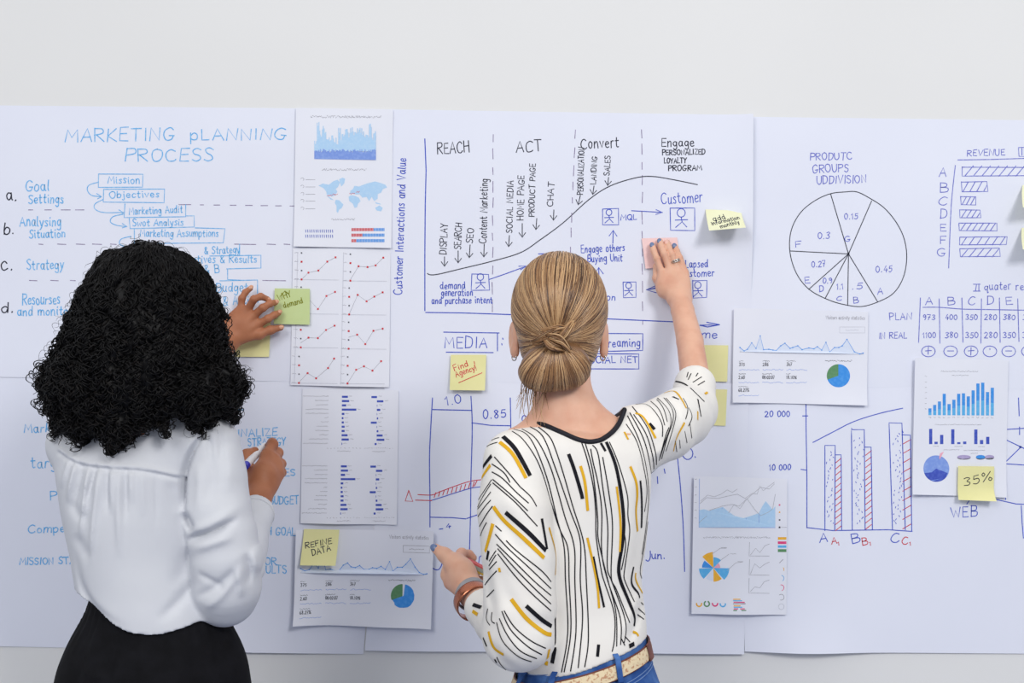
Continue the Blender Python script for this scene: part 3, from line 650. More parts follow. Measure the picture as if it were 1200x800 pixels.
s = printout('white printout with pale blue area chart and a fan of orange and blue wedges', [(812, 557), (921, 560), (920, 718.5), (809, 717)], .0105, curl(.007, ph=3, left=.003))
s.fill('area_chart', [([(818, 596.5), (824, 595.5), (830, 597.5), (838, 595), (846, 593), (852, 598), (860, 603.5), (870, 606), (880, 603), (888, 600), (892, 592), (896, 586), (900, 591), (904, 596), (907, 592), (907, 616.6), (818, 616.6)], I_pale)])
s.draw('trend_lines', [np.array(q) for q in ([(820, 586), (828, 579), (836, 581), (844, 578), (851, 573), (857, 576), (863, 572)], [(819, 589), (827, 582), (840, 583), (853, 580), (863, 578), (872, 583), (880, 577), (886, 578), (889, 568), (893, 574), (899, 569), (906, 564)],
       [(818, 611), (830, 601), (845, 603), (852, 601), (859, 590), (866, 595), (872, 586), (878, 580), (890, 570), (900, 572), (906, 566)], [(830, 597), (845, 592), (857, 590), (865, 592), (874, 583), (884, 597), (890, 603), (899, 599), (904, 595), (907, 578)])], I_grey, .5)
s.draw('chart_rules', L((818.5, 560), (818, 616.6), (907, 617)) + L((831, 597), (831, 616)) + L((845, 594), (845, 616)) + L((859, 603), (859, 616)) + L((873, 606), (873, 616)) + L((888, 602), (888, 616)), I_peri, .6)
s.draw('captions', tiny(823, 901, 629.5, 3, 2.2) + sum([tiny(813, 815, y, 2, 1) for y in (561, 570, 579, 588, 597, 606)], []) + tiny(914, 920, 617, 1, 1) + tiny(844, 850, 641, 1, 1) + tiny(855, 861, 648, 1, 1) + tiny(863, 869, 657, 1, 1), I_grey, .5)
s.fill('legend', [(dt((912, 590.5), .9), I_pink), (dt((912, 599), .8), I_orange), (dt((912, 608), .9), I_dark), (dt((912, 616.6), 1), I_dark), (rect(910, 628, 920, 631), I_orange), (rect(910, 633, 920, 636), I_pink), (rect(910, 637.6, 920, 640.4), I_mid), (rect(910, 642, 920, 645.4), I_green)])
s.fill('wedge_chart', [(sector(835, 664, 15, 235, 268), material_area), (sector(835, 664, 8, 0, 45), I_rose), (sector(835, 664, 18.5, 92, 135), I_orange), (sector(835, 664, 12.5, 45, 90), I_mid), (sector(835, 664, 13.5, 140, 178), I_chart), (sector(835, 664, 17, 182, 228), I_mid), (sector(835, 664.5, 15.5, 270, 308), I_orange), (sector(835, 664, 18.5, 312, 359), I_mid)])
s.draw('leader_lines', L((833, 648), (843, 641), (850, 641)) + L((842, 656), (853, 648)) + L((851, 667), (861, 658), (869, 657)), I_grey, .5)
s.draw('small_graphs', [np.array([(878, 649), (884, 641), (889, 646), (895, 638), (900, 636)]), np.array([(878, 671), (883, 659), (889, 664), (894, 660), (900, 657)]), np.array([(878, 691), (883, 686), (889, 687), (894, 680), (900, 678)])] + L((877, 634), (876.5, 650), (900, 650)) + L((877, 654), (876.5, 672), (900, 672.4)) + L((876.5, 676), (876, 693), (900, 693.5)), I_grey, .55)
for (y, m, e) in ((656, I_grey, .5), (666, I_orange, 1.1), (676, I_mid, 2.4), (687, I_pink, 3.1), (698, I_grey, 4.2), (709, I_light, 6.0)):
    s.draw('ring_gauge', circ(914, y, 3.2, 3.4, 12, -e * .5 + .2, e * .5 + .2) if e > .6 else L((912, 658), (916, 654)), m, .8)
for x, m, a in ((818, I_orange, 3.5), (827, I_green, 5.2), (836.5, I_pink, 3.2), (845.5, I_mid, 3.3)):
    s.draw('half_ring', circ(x, 705.5 if m is not I_pink else 705, 3, 3, 14, math.pi * 1.5 - a / 2, math.pi * 1.5 + a / 2), m, 1.9)
fl = []
for k, (y, x0, x1, m) in enumerate(((699.5, 857.5, 866, I_orange), (701.2, 857.5, 868, I_mid), (703, 858, 871, I_pink), (704.6, 857.5, 872, I_grey), (707, 858, 866, I_orange), (708.6, 858, 868, I_mid), (710.4, 858, 871, I_pink), (712.2, 857.5, 872.5, I_green))): fl.append((rect(x0, y, x1, y + 1.2), m))
s.fill('small_bars', fl)

s = printout('white printout of rising blue bars above a violet pie, beside the web diagram', [(1070, 419), (1180, 422), (1177, 582), (1066, 578)], .0065, curl(.006, ph=5, left=.006))
fl = []
for k, t in enumerate((478, 474, 470, 461, 473, 468, 461, 460.5, 464, 457, 449, 448, 459, 454)):
    x = 1086.2 + k * 5.62; m_ = t + (486 - t) * .55
    fl += [(rect(x, t, x + 3.7, m_), I_chart), (rect(x, m_, x + 3.7, 486 + k * .03), I_mid)]
s.fill('rising_bars', fl)
fl = []
for x, t in ((1087, 502), (1093.4, 517), (1100, 509), (1113, 502.5), (1120, 517.5), (1127, 516.7), (1140, 502.7), (1146.8, 515), (1154, 511.3)): fl.append((rect(x, t, x + 3.8, 519.8), I_indigo))
s.fill('low_bars', fl)
s.fill('pie_chart', [(sector(1095.3, 548.3, 15.4, 0, 360, 40), I_peri), (sector(1095.3, 548.3, 15.4, 200, 340, 24), I_indigo), ([(1096.8, 543), (1100, 530.5), (1104.5, 528.5)], I_rose), (rect(1086.8, 550.2, 1101, 551.3), I_white)])
for x, m in ((1128, I_mauve), (1147.5, I_chart), (1158, I_mauve)):
    s.fill('small_pie', [([(x + 8 * f_ * math.cos(a), 535.6 + 2.4 * math.sin(a)) for a in np.linspace(0, 6.28, 18)[:-1]], I_dark) for f_ in ((1.0 if x < 1130 else .68),)] + [([(x + 8 * f_ * math.cos(a), 534.8 + 2.3 * math.sin(a)) for a in np.linspace(0, 6.28, 18)[:-1]], m) for f_ in ((1.0 if x < 1130 else .68),)])
s.draw('captions', tiny(1101, 1144, 435.5, 1, 1.2) + tiny(1114, 1133, 440, 1, 1) + tiny(1094, 1148, 497.5, 2, 1) + sum([tiny(1082, 1084, y, 2, 1) for y in (441, 447.5, 454, 460, 466.5, 473, 479)], []) + sum([tiny(1086.5 + k * 5.62, 1089 + k * 5.62, 489.5, k, 1.6) for k in range(14)], []) + tiny(1104, 1122, 526.8, 3, .8) + tiny(1128, 1153, 527.5, 4, .8) + tiny(1136, 1144, 531, 4, .8) + tiny(1092, 1098, 522.5, 3, .6) + tiny(1117, 1126, 522.7, 3, .6) + tiny(1145, 1152, 523, 3, .6), I_grey, .5)

# ------------------------------------------------------------------ sticky notes
M_yel = material('sticky_yellow', (232, 228, 164), 0.75, 0.15, noise=(30, (236, 231, 172), 0.3, 0.7))
M_yel2 = material('sticky_pale_yellow', (236, 236, 200), 0.75, 0.15, noise=(30, (232, 232, 194), 0.3, 0.7))
M_grn = material('sticky_green', (196, 212, 150), 0.75, 0.15, noise=(30, (201, 216, 158), 0.3, 0.7))
M_pnk = material('sticky_pink', (244, 208, 206), 0.75, 0.15, noise=(30, (246, 214, 212), 0.3, 0.7))
def note(label, corners, lay, mat, disp=None, group=None):
    return Sheet('sticky_note', label, 'sticky note', corners, lay, mat, disp or (lambda u, v: .0012 * v + .002 * max(0, v - .6)), res=(6, 10), thick=.0003, group=group)
s = note('green sticky note at the fingertips of the woman with curly hair', [(323, 338), (364, 338.5), (364, 380.5), (322, 379.5)], .0095, M_grn)
s.draw('handwriting', T("WHY", (328, 353), (343, 347), 7) + L((330, 347), (335, 341), (338, 344)) + T("demand", (334, 361), (356, 355), 6.5), I_olive, 1.1)
note('blank yellow sticky note half under the hand of the woman with curly hair', [(276, 374), (318, 374), (316, 418), (275, 418)], .0045, M_yel)
s = note('yellow sticky note reading find agency in red pen', [(528.5, 415.5), (570, 415.5), (568.5, 457), (527.5, 456.5)], .0075, M_yel, lambda u, v: .001 + .009 * v * v)
s.draw('handwriting', T("Find", (533, 434.5), (549, 428.5), 6.5) + T("!", (555, 429), (558, 428), 5) + T("Agency!", (535, 441.5), (559, 433), 6.5) + L((538, 448), (551, 442.5), (565, 436.5)), I_red, 1.05)
s = note('yellow sticky note reading refine data in dark pen', [(358.5, 617.5), (399.5, 618.5), (396, 659), (355, 658.5)], .021, M_yel, lambda u, v: .001 + .012 * v * v)
s.draw('handwriting', T("REFINE", (360.5, 639.5), (391, 634), 6, .02) + T("DATA", (369, 648), (390, 642), 6.5, .02), I_black, 1.15)
pink_note = note('pink sticky note pressed to the wall under a hand with blue nails', [(751.5, 279.5), (793, 278.5), (797, 311), (756, 315)], .006, M_pnk, lambda u, v: .0008 + .006 * max(0, .4 - u) * v)
s = note('pale yellow sticky note curling off the wall, monthly reminder in black pen', [(826.5, 245.5), (868, 247), (867, 270), (825, 273.5)], .0045, M_yel2, lambda u, v: .058 * v ** 1.25)
s.draw('handwriting', T("add", (833, 261), (848, 258), 6) + T("information", (830, 266.5), (864, 258), 4.5) + T("monthly", (839, 270.5), (862, 264), 4.5), I_black, 1.05)
note('blank yellow sticky note touching the raised forearm, upper of the two', [(811, 404), (853, 404.5), (851.5, 447), (810, 446)], .0045, M_yel)
note('blank yellow sticky note beside the rolled striped sleeve, lower of the two', [(810, 455.5), (851.5, 456), (849.5, 498.5), (809, 497)], .006, M_yel)
s = note('yellow sticky note reading 35 percent, curled at its lower edge', [(1120, 545), (1162, 545.5), (1161, 585), (1119, 584)], .0125, M_yel, lambda u, v: .001 + .016 * max(0, (v - .55) / .45) ** 2 * (.4 + .6 * u))
s.draw('handwriting', T("35%", (1127, 568.5), (1160, 561.5), 10), I_black, 1.1)
note('pale yellow curled sticky note, upper of two at the end of the bar chart', [(1197.5, 217), (1239, 218), (1224, 244), (1184, 247)], .0045, M_yel2, lambda u, v: .055 * v ** 1.25)
note('pale yellow curled sticky note, lower of two at the end of the bar chart', [(1196.5, 267), (1238, 268), (1225, 292), (1184, 295)], .0045, M_yel2, lambda u, v: .055 * v ** 1.25)
# ------------------------------------------------------------------ sculpting: smooth unions of rounded limbs, turned into one continuous surface
def rot_from(axis_x, axis_y):
    x = np.array(axis_x, float); x /= np.linalg.norm(x)
    y = np.array(axis_y, float); y -= x * (x @ y); y /= np.linalg.norm(y)
    return np.array([x, y, np.cross(x, y)])

class Field:
    def __init__(s): s.items = []; s.post = []
    def add(s, fn, c, r, k, op): s.items.append((fn, np.asarray(c, float), float(r), k, op)); return s
    def cap(s, a, b, ra, rb=None, k=.01, op='u', flat=None):
        """limb from a to b; flat = (direction, factor): squeezed along that direction"""
        rb = ra if rb is None else rb
        a = np.asarray(a, float); b = np.asarray(b, float); ba = b - a; l2 = max(ba @ ba, 1e-12)
        if flat is not None:
            n = np.asarray(flat[0], float); n = n / np.linalg.norm(n); fct = flat[1]
        def fn(p):
            pa = p - a
            h = np.clip(pa @ ba / l2, 0, 1)
            q = pa - h[:, None] * ba
            if flat is not None:
                q = q + (q @ n)[:, None] * n * (1 / fct - 1)
            return np.sqrt((q * q).sum(1)) - (ra + (rb - ra) * h)
        return s.add(fn, (a + b) / 2, math.sqrt(l2) / 2 + max(ra, rb), k, op)
    def chain(s, pts, rad, k=.01, op='u', flat=None):
        A = np.array(pts, float); R_ = np.array(rad, float); ki = min(k, .004)
        def fn(p):
            d = None
            for i in range(len(A) - 1):
                ba = A[i + 1] - A[i]; pa = p - A[i]
                h = np.clip(pa @ ba / (ba @ ba + 1e-12), 0, 1); q = pa - h[:, None] * ba
                e = np.sqrt((q * q).sum(1)) - (R_[i] + (R_[i + 1] - R_[i]) * h)
                if d is None: d = e
                else:
                    g_ = np.maximum(ki - np.abs(d - e), 0) / ki
                    d = np.minimum(d, e) - g_ * g_ * ki * .25
            return d
        lo, hi = (A - R_[:, None]).min(0), (A + R_[:, None]).max(0)
        return s.add(fn, (lo + hi) / 2, np.linalg.norm(hi - lo) / 2, k, op)
    def ell(s, c, rad, k=.01, op='u', R=None):
        c = np.asarray(c, float); rad = np.asarray(rad, float)
        def fn(p):
            q = p - c
            if R is not None: q = q @ R.T
            k0 = np.sqrt(((q / rad) ** 2).sum(1)); k1 = np.sqrt(((q / rad ** 2) ** 2).sum(1)) + 1e-9
            return k0 * (k0 - 1) / k1
        return s.add(fn, c, rad.max(), k, op)
    def loft(s, rows, k=.01, op='u', yaw=0.0, power=2.0):
        """rows: (z, cx, cy, rx, ry), a stack of oval sections"""
        A = np.array(sorted(rows), float)
        cz, sz = math.cos(yaw), math.sin(yaw)
        zs = np.linspace(A[0, 0], A[-1, 0], 160)
        sm = np.array([np.interp(zs, A[:, 0], A[:, i]) for i in range(1, 5)])
        ker = np.exp(-.5 * (np.arange(-9, 10) / 4.0) ** 2); ker /= ker.sum()
        sm = np.array([np.convolve(np.pad(q, 9, mode='edge'), ker, 'valid') for q in sm])
        def fn(p):
            z = p[:, 2]
            cx, cy, rx, ry = (np.interp(z, zs, q) for q in sm)
            x, y = p[:, 0] - cx, p[:, 1] - cy
            x, y = cz * x + sz * y, -sz * x + cz * y
            if power == 2.0:
                k0 = np.sqrt((x / rx) ** 2 + (y / ry) ** 2); k1 = np.sqrt((x / rx ** 2) ** 2 + (y / ry ** 2) ** 2) + 1e-9
                d = k0 * (k0 - 1) / k1
            else:
                d = ((np.abs(x / rx) ** power + np.abs(y / ry) ** power) ** (1 / power) - 1) * np.minimum(rx, ry)
            return np.maximum(d, np.maximum(z - A[-1, 0], A[0, 0] - z))
        zm = (A[0, 0] + A[-1, 0]) / 2
        return s.add(fn, (A[:, 1].mean(), A[:, 2].mean(), zm), math.hypot((A[-1, 0] - A[0, 0]) / 2, np.abs(A[:, 3:5]).max() + np.ptp(A[:, 1])), k, op)
    def cut(s, fn, k=0.0): s.post.append(('cut', fn, k)); return s          # keep where fn <= 0
    def disp(s, fn): s.post.append(('disp', fn, 0)); return s
    def __call__(s, p, cull=False):
        d = np.full(len(p), 1.0)
        if cull:
            bc = (p.min(0) + p.max(0)) / 2; br = np.linalg.norm(p.max(0) - p.min(0)) / 2
        for fn, c, r, k, op in s.items:
            if cull and np.linalg.norm(bc - c) - r - br > .05 + k: continue
            e = fn(p)
            if op == 'u':
                if k > 0:
                    h = np.maximum(k - np.abs(d - e), 0) / k
                    d = np.minimum(d, e) - h * h * k * .25
                else: d = np.minimum(d, e)
            else:
                e = -e; h = np.maximum(k - np.abs(d - e), 0) / max(k, 1e-9)
                d = np.maximum(d, e) + h * h * k * .25
        for kind, fn, k in s.post:
            if kind == 'cut': d = np.maximum(d, fn(p))
            else: d = d + fn(p)
        return d
    def grad(s, p, e=.002):
        g = np.stack([s(p + np.eye(3)[i] * e) - s(p - np.eye(3)[i] * e) for i in range(3)], 1)
        return g / (np.linalg.norm(g, axis=1, keepdims=True) + 1e-9)

def surface(f, lo, hi, h, n=20, far=.025):
    """surface nets on sparse blocks; returns verts, quads"""
    lo = np.asarray(lo, float); hi = np.asarray(hi, float)
    nb = np.ceil((hi - lo) / (n * h)).astype(int)
    I = np.stack(np.meshgrid(*[np.arange(k) for k in nb], indexing='ij'), -1).reshape(-1, 3)
    cen = lo + (I * n + n / 2) * h
    dc = np.concatenate([f(q) for q in np.array_split(cen, max(1, len(cen) // 4000))])
    act = I[np.abs(dc) < (n / 2 + 1) * h * 1.75 + far]
    m = n + 2
    ax = np.arange(m)
    loc = np.stack(np.meshgrid(ax, ax, ax, indexing='ij'), -1).reshape(-1, 3)
    big = nb * n + 4
    KEY, POS, QUAD = [], [], []
    corner = np.array([(a, b, c) for a in (0, 1) for b in (0, 1) for c in (0, 1)])
    edges = [(i, j) for i in range(8) for j in range(i + 1, 8) if np.abs(corner[i] - corner[j]).sum() == 1]
    for b in act:
        o = b * n - 1
        p = lo + (o + loc) * h
        v = f(p, True)
        if v.min() > 0 or v.max() < 0: continue
        v = v.reshape(m, m, m)
        cv = np.stack([v[a:a + m - 1, b_:b_ + m - 1, c:c + m - 1] for a, b_, c in corner], -1)
        neg = cv < 0
        cnt = neg.sum(-1)
        mix = (cnt > 0) & (cnt < 8)
        idx = np.argwhere(mix)
        if not len(idx): continue
        vals = cv[mix]; ng = neg[mix]
        acc = np.zeros((len(idx), 3)); num = np.zeros(len(idx))
        for i, j in edges:
            cr = ng[:, i] != ng[:, j]
            t = np.where(cr, vals[:, i] / np.where(cr, vals[:, i] - vals[:, j], 1), 0)
            pt = corner[i] + t[:, None] * (corner[j] - corner[i])
            acc += np.where(cr[:, None], pt, 0); num += cr
        pos = lo + (o + idx + acc / num[:, None]) * h
        gi = o + idx + 1
        key = (gi[:, 0] * big[1] + gi[:, 1]) * big[2] + gi[:, 2]
        KEY.append(key); POS.append(pos)
        kk = lambda c: ((o[0] + c[:, 0] + 1) * big[1] + o[1] + c[:, 1] + 1) * big[2] + o[2] + c[:, 2] + 1
        s = v < 0
        for a in range(3):
            u, w = [(1, 2), (2, 0), (0, 1)][a]
            sl0 = [slice(1, n + 1)] * 3; sl1 = list(sl0); sl1[a] = slice(2, n + 2)
            A, B = s[tuple(sl0)], s[tuple(sl1)]
            e = np.argwhere(A != B)
            if not len(e): continue
            flip = A[tuple(e.T)]
            e = e + 1
            du = np.zeros(3, int); du[u] = 1; dw = np.zeros(3, int); dw[w] = 1
            q = np.stack([kk(e - du - dw), kk(e - dw), kk(e), kk(e - du)], 1)
            q[~flip] = q[~flip][:, ::-1]
            QUAD.append(q)
    KEY = np.concatenate(KEY); POS = np.concatenate(POS); QUAD = np.concatenate(QUAD)
    uk, first = np.unique(KEY, return_index=True)
    Q = np.searchsorted(uk, QUAD)
    ok = (Q < len(uk)).all(1)
    Q = Q[ok]; ok = (uk[Q] == QUAD[ok]).all(1)
    return POS[first], Q[ok]

def folds(items, d, ymid, soft=.02):
    """cloth folds on the side towards the camera: items = (photo pixel polyline, height (+ ridge, - groove), half width in metres)"""
    data = []
    for pl, amp, wd in items:
        q = np.array([P(x, y, d)[[0, 2]] for x, y in catmull(pl, 4)])
        data.append((q, amp, wd))
    def fn(p):
        out = np.zeros(len(p)); xz = p[:, [0, 2]]
        lo, hi = xz.min(0), xz.max(0)
        for q, amp, wd in data:
            if (q.min(0) > hi + 3 * wd).any() or (q.max(0) < lo - 3 * wd).any(): continue
            best = np.full(len(p), 9.0); tt = np.zeros(len(p)); nseg = len(q) - 1
            for i in range(nseg):
                a, b = q[i], q[i + 1]; ba = b - a
                h = np.clip((xz - a) @ ba / (ba @ ba + 1e-12), 0, 1)
                e = ((xz - a - h[:, None] * ba) ** 2).sum(1)
                up = e < best; best = np.where(up, e, best); tt = np.where(up, (i + h) / nseg, tt)
            fade = 1.0 if wd < .0036 else (lambda q_: q_ * q_ * (3 - 2 * q_))(np.clip(np.minimum(tt, 1 - tt) * 2.6, 0, 1))
            out -= amp * fade * np.exp(-best / (wd * wd))
        return out / (1 + np.exp((p[:, 1] - ymid) / soft))
    return fn

def ripple(amp, fx, fy, fz, ph):
    return lambda p: amp * (np.sin(p[:, 0] * fx + 1.7 * np.sin(p[:, 2] * fz * .5) + ph) * np.sin(p[:, 2] * fz + 1.3 * np.sin(p[:, 1] * fy) + ph * 2) + .5 * np.sin(p[:, 1] * fy * 1.3 + p[:, 2] * fz * .8))

def solid(name, f, lo, hi, h, mat, parent=None, origin=None, far=.025):
    v, q = surface(f, lo, hi, h, far=far)
    o = make(name, v, q, mat, parent=parent, origin=origin, smooth=True)
    return o, v, q

def on_surface(f, c, dirs, r0=.002, r1=.5, n=90):
    """first crossing from inside to outside going from c along each unit direction"""
    c = np.broadcast_to(np.asarray(c, float), dirs.shape)
    lo = np.full(len(dirs), r0); hi = np.full(len(dirs), r1)
    t = np.linspace(r0, r1, n); done = np.zeros(len(dirs), bool)
    for a, b in zip(t[:-1], t[1:]):
        e = f(c + dirs * b) > 0
        new = e & ~done
        lo[new], hi[new] = a, b; done |= e
    for _ in range(18):
        m_ = (lo + hi) / 2; e = f(c + dirs * m_[:, None]) > 0
        hi = np.where(e, m_, hi); lo = np.where(e, lo, m_)
    return c + dirs * lo[:, None]

def strands(name, paths, radii, mats, parent, sides=4, seed=0, midx=None):
    """many thin locks as tubes in one mesh; paths (N, M, 3), radii (M,) or (N, M)"""
    N, M = paths.shape[:2]
    R = np.broadcast_to(radii, (N, M))
    t = np.gradient(paths, axis=1); t /= np.linalg.norm(t, axis=2, keepdims=True) + 1e-12
    a = np.array((0.31, 0.87, 0.38)); n1 = np.cross(t, a); n1 /= np.linalg.norm(n1, axis=2, keepdims=True) + 1e-12
    n2 = np.cross(t, n1)
    ang = np.arange(sides) * 2 * math.pi / sides
    V = paths[:, :, None] + R[:, :, None, None] * (np.cos(ang)[:, None] * n1[:, :, None] + np.sin(ang)[:, None] * n2[:, :, None])
    base = (np.arange(N) * M * sides)[:, None, None] + (np.arange(M - 1) * sides)[None, :, None]
    s0 = np.arange(sides)[None, None]; s1 = (np.arange(sides) + 1)[None, None] % sides
    F = np.stack([base + s0, base + s1, base + s1 + sides, base + s0 + sides], -1).reshape(-1, 4)
    mi = None if midx is None else np.repeat(midx, (M - 1) * sides)
    return make(name, V.reshape(-1, 3), F, mats, parent=parent, smooth=True, midx=mi)

def drape(bvh, poly, width, lift=.0007, origin=None, smooth_n=5, dz=.02):
    """a printed stripe lying on the cloth: photo pixels of its middle line -> ribbon verts, quads"""
    o = Vector(origin if origin is not None else cam.location)
    q = catmull(np.array(poly, float), smooth_n)
    seg = np.linalg.norm(np.diff(q, axis=0), axis=1); s_ = np.r_[0, np.cumsum(seg)]
    tt = np.linspace(0, s_[-1], max(2, int(s_[-1] / 2.2)))
    q = np.c_[np.interp(tt, s_, q[:, 0]), np.interp(tt, s_, q[:, 1])]
    runs, cur = [], []
    for x, y in q:
        tgt = Vector(W(x, y, 0.0)); dr = (tgt - o).normalized()
        hit, nrm, _, dist = bvh.ray_cast(o, dr)
        if hit is None or (cur and abs(dist - cur[-1][2]) > dz):
            if len(cur) > 1: runs.append(cur)
            cur = []
        if hit is not None: cur.append((np.array(hit), np.array(nrm), dist))
    if len(cur) > 1: runs.append(cur)
    out = []
    for r in runs:
        V, F = [], []
        p = np.array([a for a, _, _ in r]); nn = np.array([b for _, b, _ in r])
        if len(nn) > 4:
            nn = np.array([np.convolve(np.pad(nn[:, i], 2, mode='edge'), np.ones(5) / 5, 'valid') for i in range(3)]).T
            pc = np.array([np.convolve(np.pad(p[:, i], 1, mode='edge'), np.ones(3) / 3, 'valid') for i in range(3)]).T; p = pc
        nn /= np.linalg.norm(nn, axis=1, keepdims=True)
        t = np.gradient(p, axis=0); sd = np.cross(nn, t); sd /= np.linalg.norm(sd, axis=1, keepdims=True) + 1e-12
        w = width * .00142 * .5
        b0 = len(V)
        for i in range(len(p)):
            V.append(p[i] - sd[i] * w + nn[i] * lift); V.append(p[i] + nn[i] * lift * 1.5); V.append(p[i] + sd[i] * w + nn[i] * lift)
        for i in range(len(p) - 1):
            for k in (0, 1): F.append((b0 + 3 * i + k, b0 + 3 * i + k + 1, b0 + 3 * i + k + 4, b0 + 3 * i + k + 3))
        out.append((V, F))
    return out
# ------------------------------------------------------------------ shared body pieces
def add_head(f, c, fwd, up, s=1.0, ears=True):
    R = rot_from(np.cross(fwd, up), fwd)              # rows: right, forward, up
    Lc = lambda x, y, z: np.asarray(c) + s * (R[0] * x + R[1] * y + R[2] * z)
    sv = lambda *r: np.array(r) * s
    f.ell(Lc(0, -.012, .024), sv(.073, .093, .09), .02, R=R)
    f.ell(Lc(0, .03, -.05), sv(.054, .058, .075), .03, R=R)
    f.ell(Lc(0, .056, -.103), sv(.022, .02, .02), .025, R=R)
    f.cap(Lc(0, .086, .0), Lc(0, .104, -.036), .008 * s, .012 * s, .012)
    f.cap(Lc(-.03, .079, .014), Lc(.03, .079, .014), .011 * s, k=.014)
    for q in (-1, 1):
        f.ell(Lc(q * .034, .062, -.036), sv(.022, .022, .022), .02)
        f.ell(Lc(q * .031, .093, -.006), sv(.014, .012, .009), .008, 's')
    f.cap(Lc(-.018, .084, -.066), Lc(.018, .084, -.066), .0065 * s, k=.006)
    f.cap(Lc(-.015, .083, -.077), Lc(.015, .083, -.077), .007 * s, k=.006)
    return R, Lc

def add_ear(f, c, side, R, s=1.0):
    c = np.asarray(c)
    E = np.array([R[0] * .93 - side * R[1] * .37, R[1] * .93 + side * R[0] * .37, R[2]])
    f.ell(c, np.array((.0065, .017, .028)) * s, .006, R=E)
    f.ell(c - E[2] * .024 * s - E[1] * .004, np.array((.006, .009, .011)) * s, .006, R=E)
    f.ell(c + E[0] * side * .006 + E[1] * .003, np.array((.004, .009, .016)) * s, .004, 's', R=E)

def finger(f, pts, r0, r1, k=.0035):
    n = len(pts); r = np.linspace(r0, r1, n)
    f.chain(pts, r, k)
    for i in range(1, n - 1): f.ell(pts[i], np.full(3, r[i] * 1.07), k)

def small_ell(name, c, rad, R, mat, parent, n=10):
    V = []; F = []
    for i in range(n + 1):
        for j in range(2 * n):
            a, b = math.pi * i / n, math.pi * j / n
            V.append(np.asarray(c) + np.array((math.sin(a) * math.cos(b), math.sin(a) * math.sin(b), math.cos(a))) * rad @ R)
    for i in range(n):
        for j in range(2 * n):
            F.append((i * 2 * n + j, i * 2 * n + (j + 1) % (2 * n), (i + 1) * 2 * n + (j + 1) % (2 * n), (i + 1) * 2 * n + j))
    return make(name, V, F, mat, parent=parent, smooth=True)

def torus(name, c, axis, R, r, mat, parent, n=40, m=10, squash=None):
    a = np.asarray(axis, float); a /= np.linalg.norm(a)
    u = np.cross(a, (0.3, 0.5, 0.81)); u /= np.linalg.norm(u); w = np.cross(a, u)
    V, F = [], []
    for i in range(n):
        t = 2 * math.pi * i / n; rd = math.cos(t) * u + math.sin(t) * w
        for j in range(m):
            q = 2 * math.pi * j / m
            V.append(np.asarray(c) + rd * (R + r[0] * math.cos(q)) + a * r[1] * math.sin(q))
    for i in range(n):
        for j in range(m):
            F.append((i * m + j, ((i + 1) % n) * m + j, ((i + 1) % n) * m + (j + 1) % m, i * m + (j + 1) % m))
    if squash is not None:
        d, fc = squash; d = np.asarray(d, float) / np.linalg.norm(d); V = np.array(V); q = (V - c) @ d; V = V + (q * (fc - 1))[:, None] * d
    return make(name, V, F, mat, parent=parent, smooth=True)

def shoe(name, toe, heel, mat, parent):
    """low flat shoe standing on the floor"""
    toe = np.array(toe, float); heel = np.array(heel, float); d = toe - heel; Ln = np.linalg.norm(d); d /= Ln; u = np.array((0, 0, 1.0))
    f = Field(); at = lambda t, z: heel + d * t * Ln + u * z
    f.chain([at(.1, .035), at(.45, .035), at(.85, .026)], [.036, .04, .033], .02); f.cap(at(.08, .06), at(.2, .075), .036, .037, .03)
    f.cut(lambda p: .003 - p[:, 2]); f.cap(at(.1, .11), at(.14, .16), .033, k=.004, op='s')
    m_ = (toe + heel) / 2
    return solid(name, f, m_ - (.2, .2, .06), m_ + (.2, .2, .17), .004, mat, parent)[0]

# ------------------------------------------------------------------ woman with the blonde bun
M_skinB = material('skin_fair', (226, 178, 152), 0.5, 0.3, noise=(22, (214, 158, 132), 0.42, 0.72), bump=(420, .12, .0006), sss=.12)
M_hairB = [material('hair_blonde_%d' % i, c, 0.36, 0.55) for i, c in enumerate(((122, 86, 55), (158, 118, 79), (198, 160, 117), (80, 54, 36)))]
M_blouseB = material('cream_crepe', (238, 235, 229), 0.8, 0.15, noise=(14, (234, 230, 224), .35, .65), bump=(260, .08, .0006))
M_black = material('black_print', (26, 26, 32), 0.8, 0.1, noise=(60, (34, 34, 40), .3, .7))
M_yellow = material('yellow_print', (226, 176, 46), 0.8, 0.1, noise=(60, (220, 168, 40), .3, .7))
M_trim = material('black_binding', (26, 26, 34), 0.6, 0.25, noise=(80, (36, 36, 44), .3, .7), bump=(900, .2, .0004))
M_denim = material('blue_denim', (44, 78, 140), 0.85, 0.15, noise=(26, (86, 126, 186), .4, .72), bump=(900, .35, .0006))
M_denim2 = material('denim_stitch', (120, 146, 190), 0.85, 0.15, noise=(90, (96, 124, 172), .3, .7))
M_belt = material('woven_straw', (222, 204, 170), 0.8, 0.15, noise=(190, (186, 142, 112), .52, .62), bump=(240, .5, .001))
M_leather = material('brown_leather', (118, 62, 46), 0.5, 0.35, noise=(50, (98, 50, 38), .3, .7))
M_grey_band = material('grey_strap', (150, 150, 154), 0.55, 0.3, noise=(60, (164, 164, 168), .3, .7))
M_copper = material('copper_metal', (186, 116, 88), 0.22, 0.5, metal=1.0, noise=(12, (196, 126, 98), .3, .7))
M_silver = material('silver_metal', (200, 196, 190), 0.25, 0.5, metal=1.0, noise=(12, (210, 206, 200), .3, .7))
M_nail = material('blue_grey_nail', (100, 118, 156), 0.25, 0.5, noise=(40, (108, 126, 164), .3, .7))
M_nailp = material('pink_nail', (228, 176, 160), 0.3, 0.5, noise=(40, (232, 184, 170), .3, .7))
M_eye = material('eye_white', (232, 228, 222), 0.2, 0.5, noise=(40, (236, 232, 228), .3, .7))
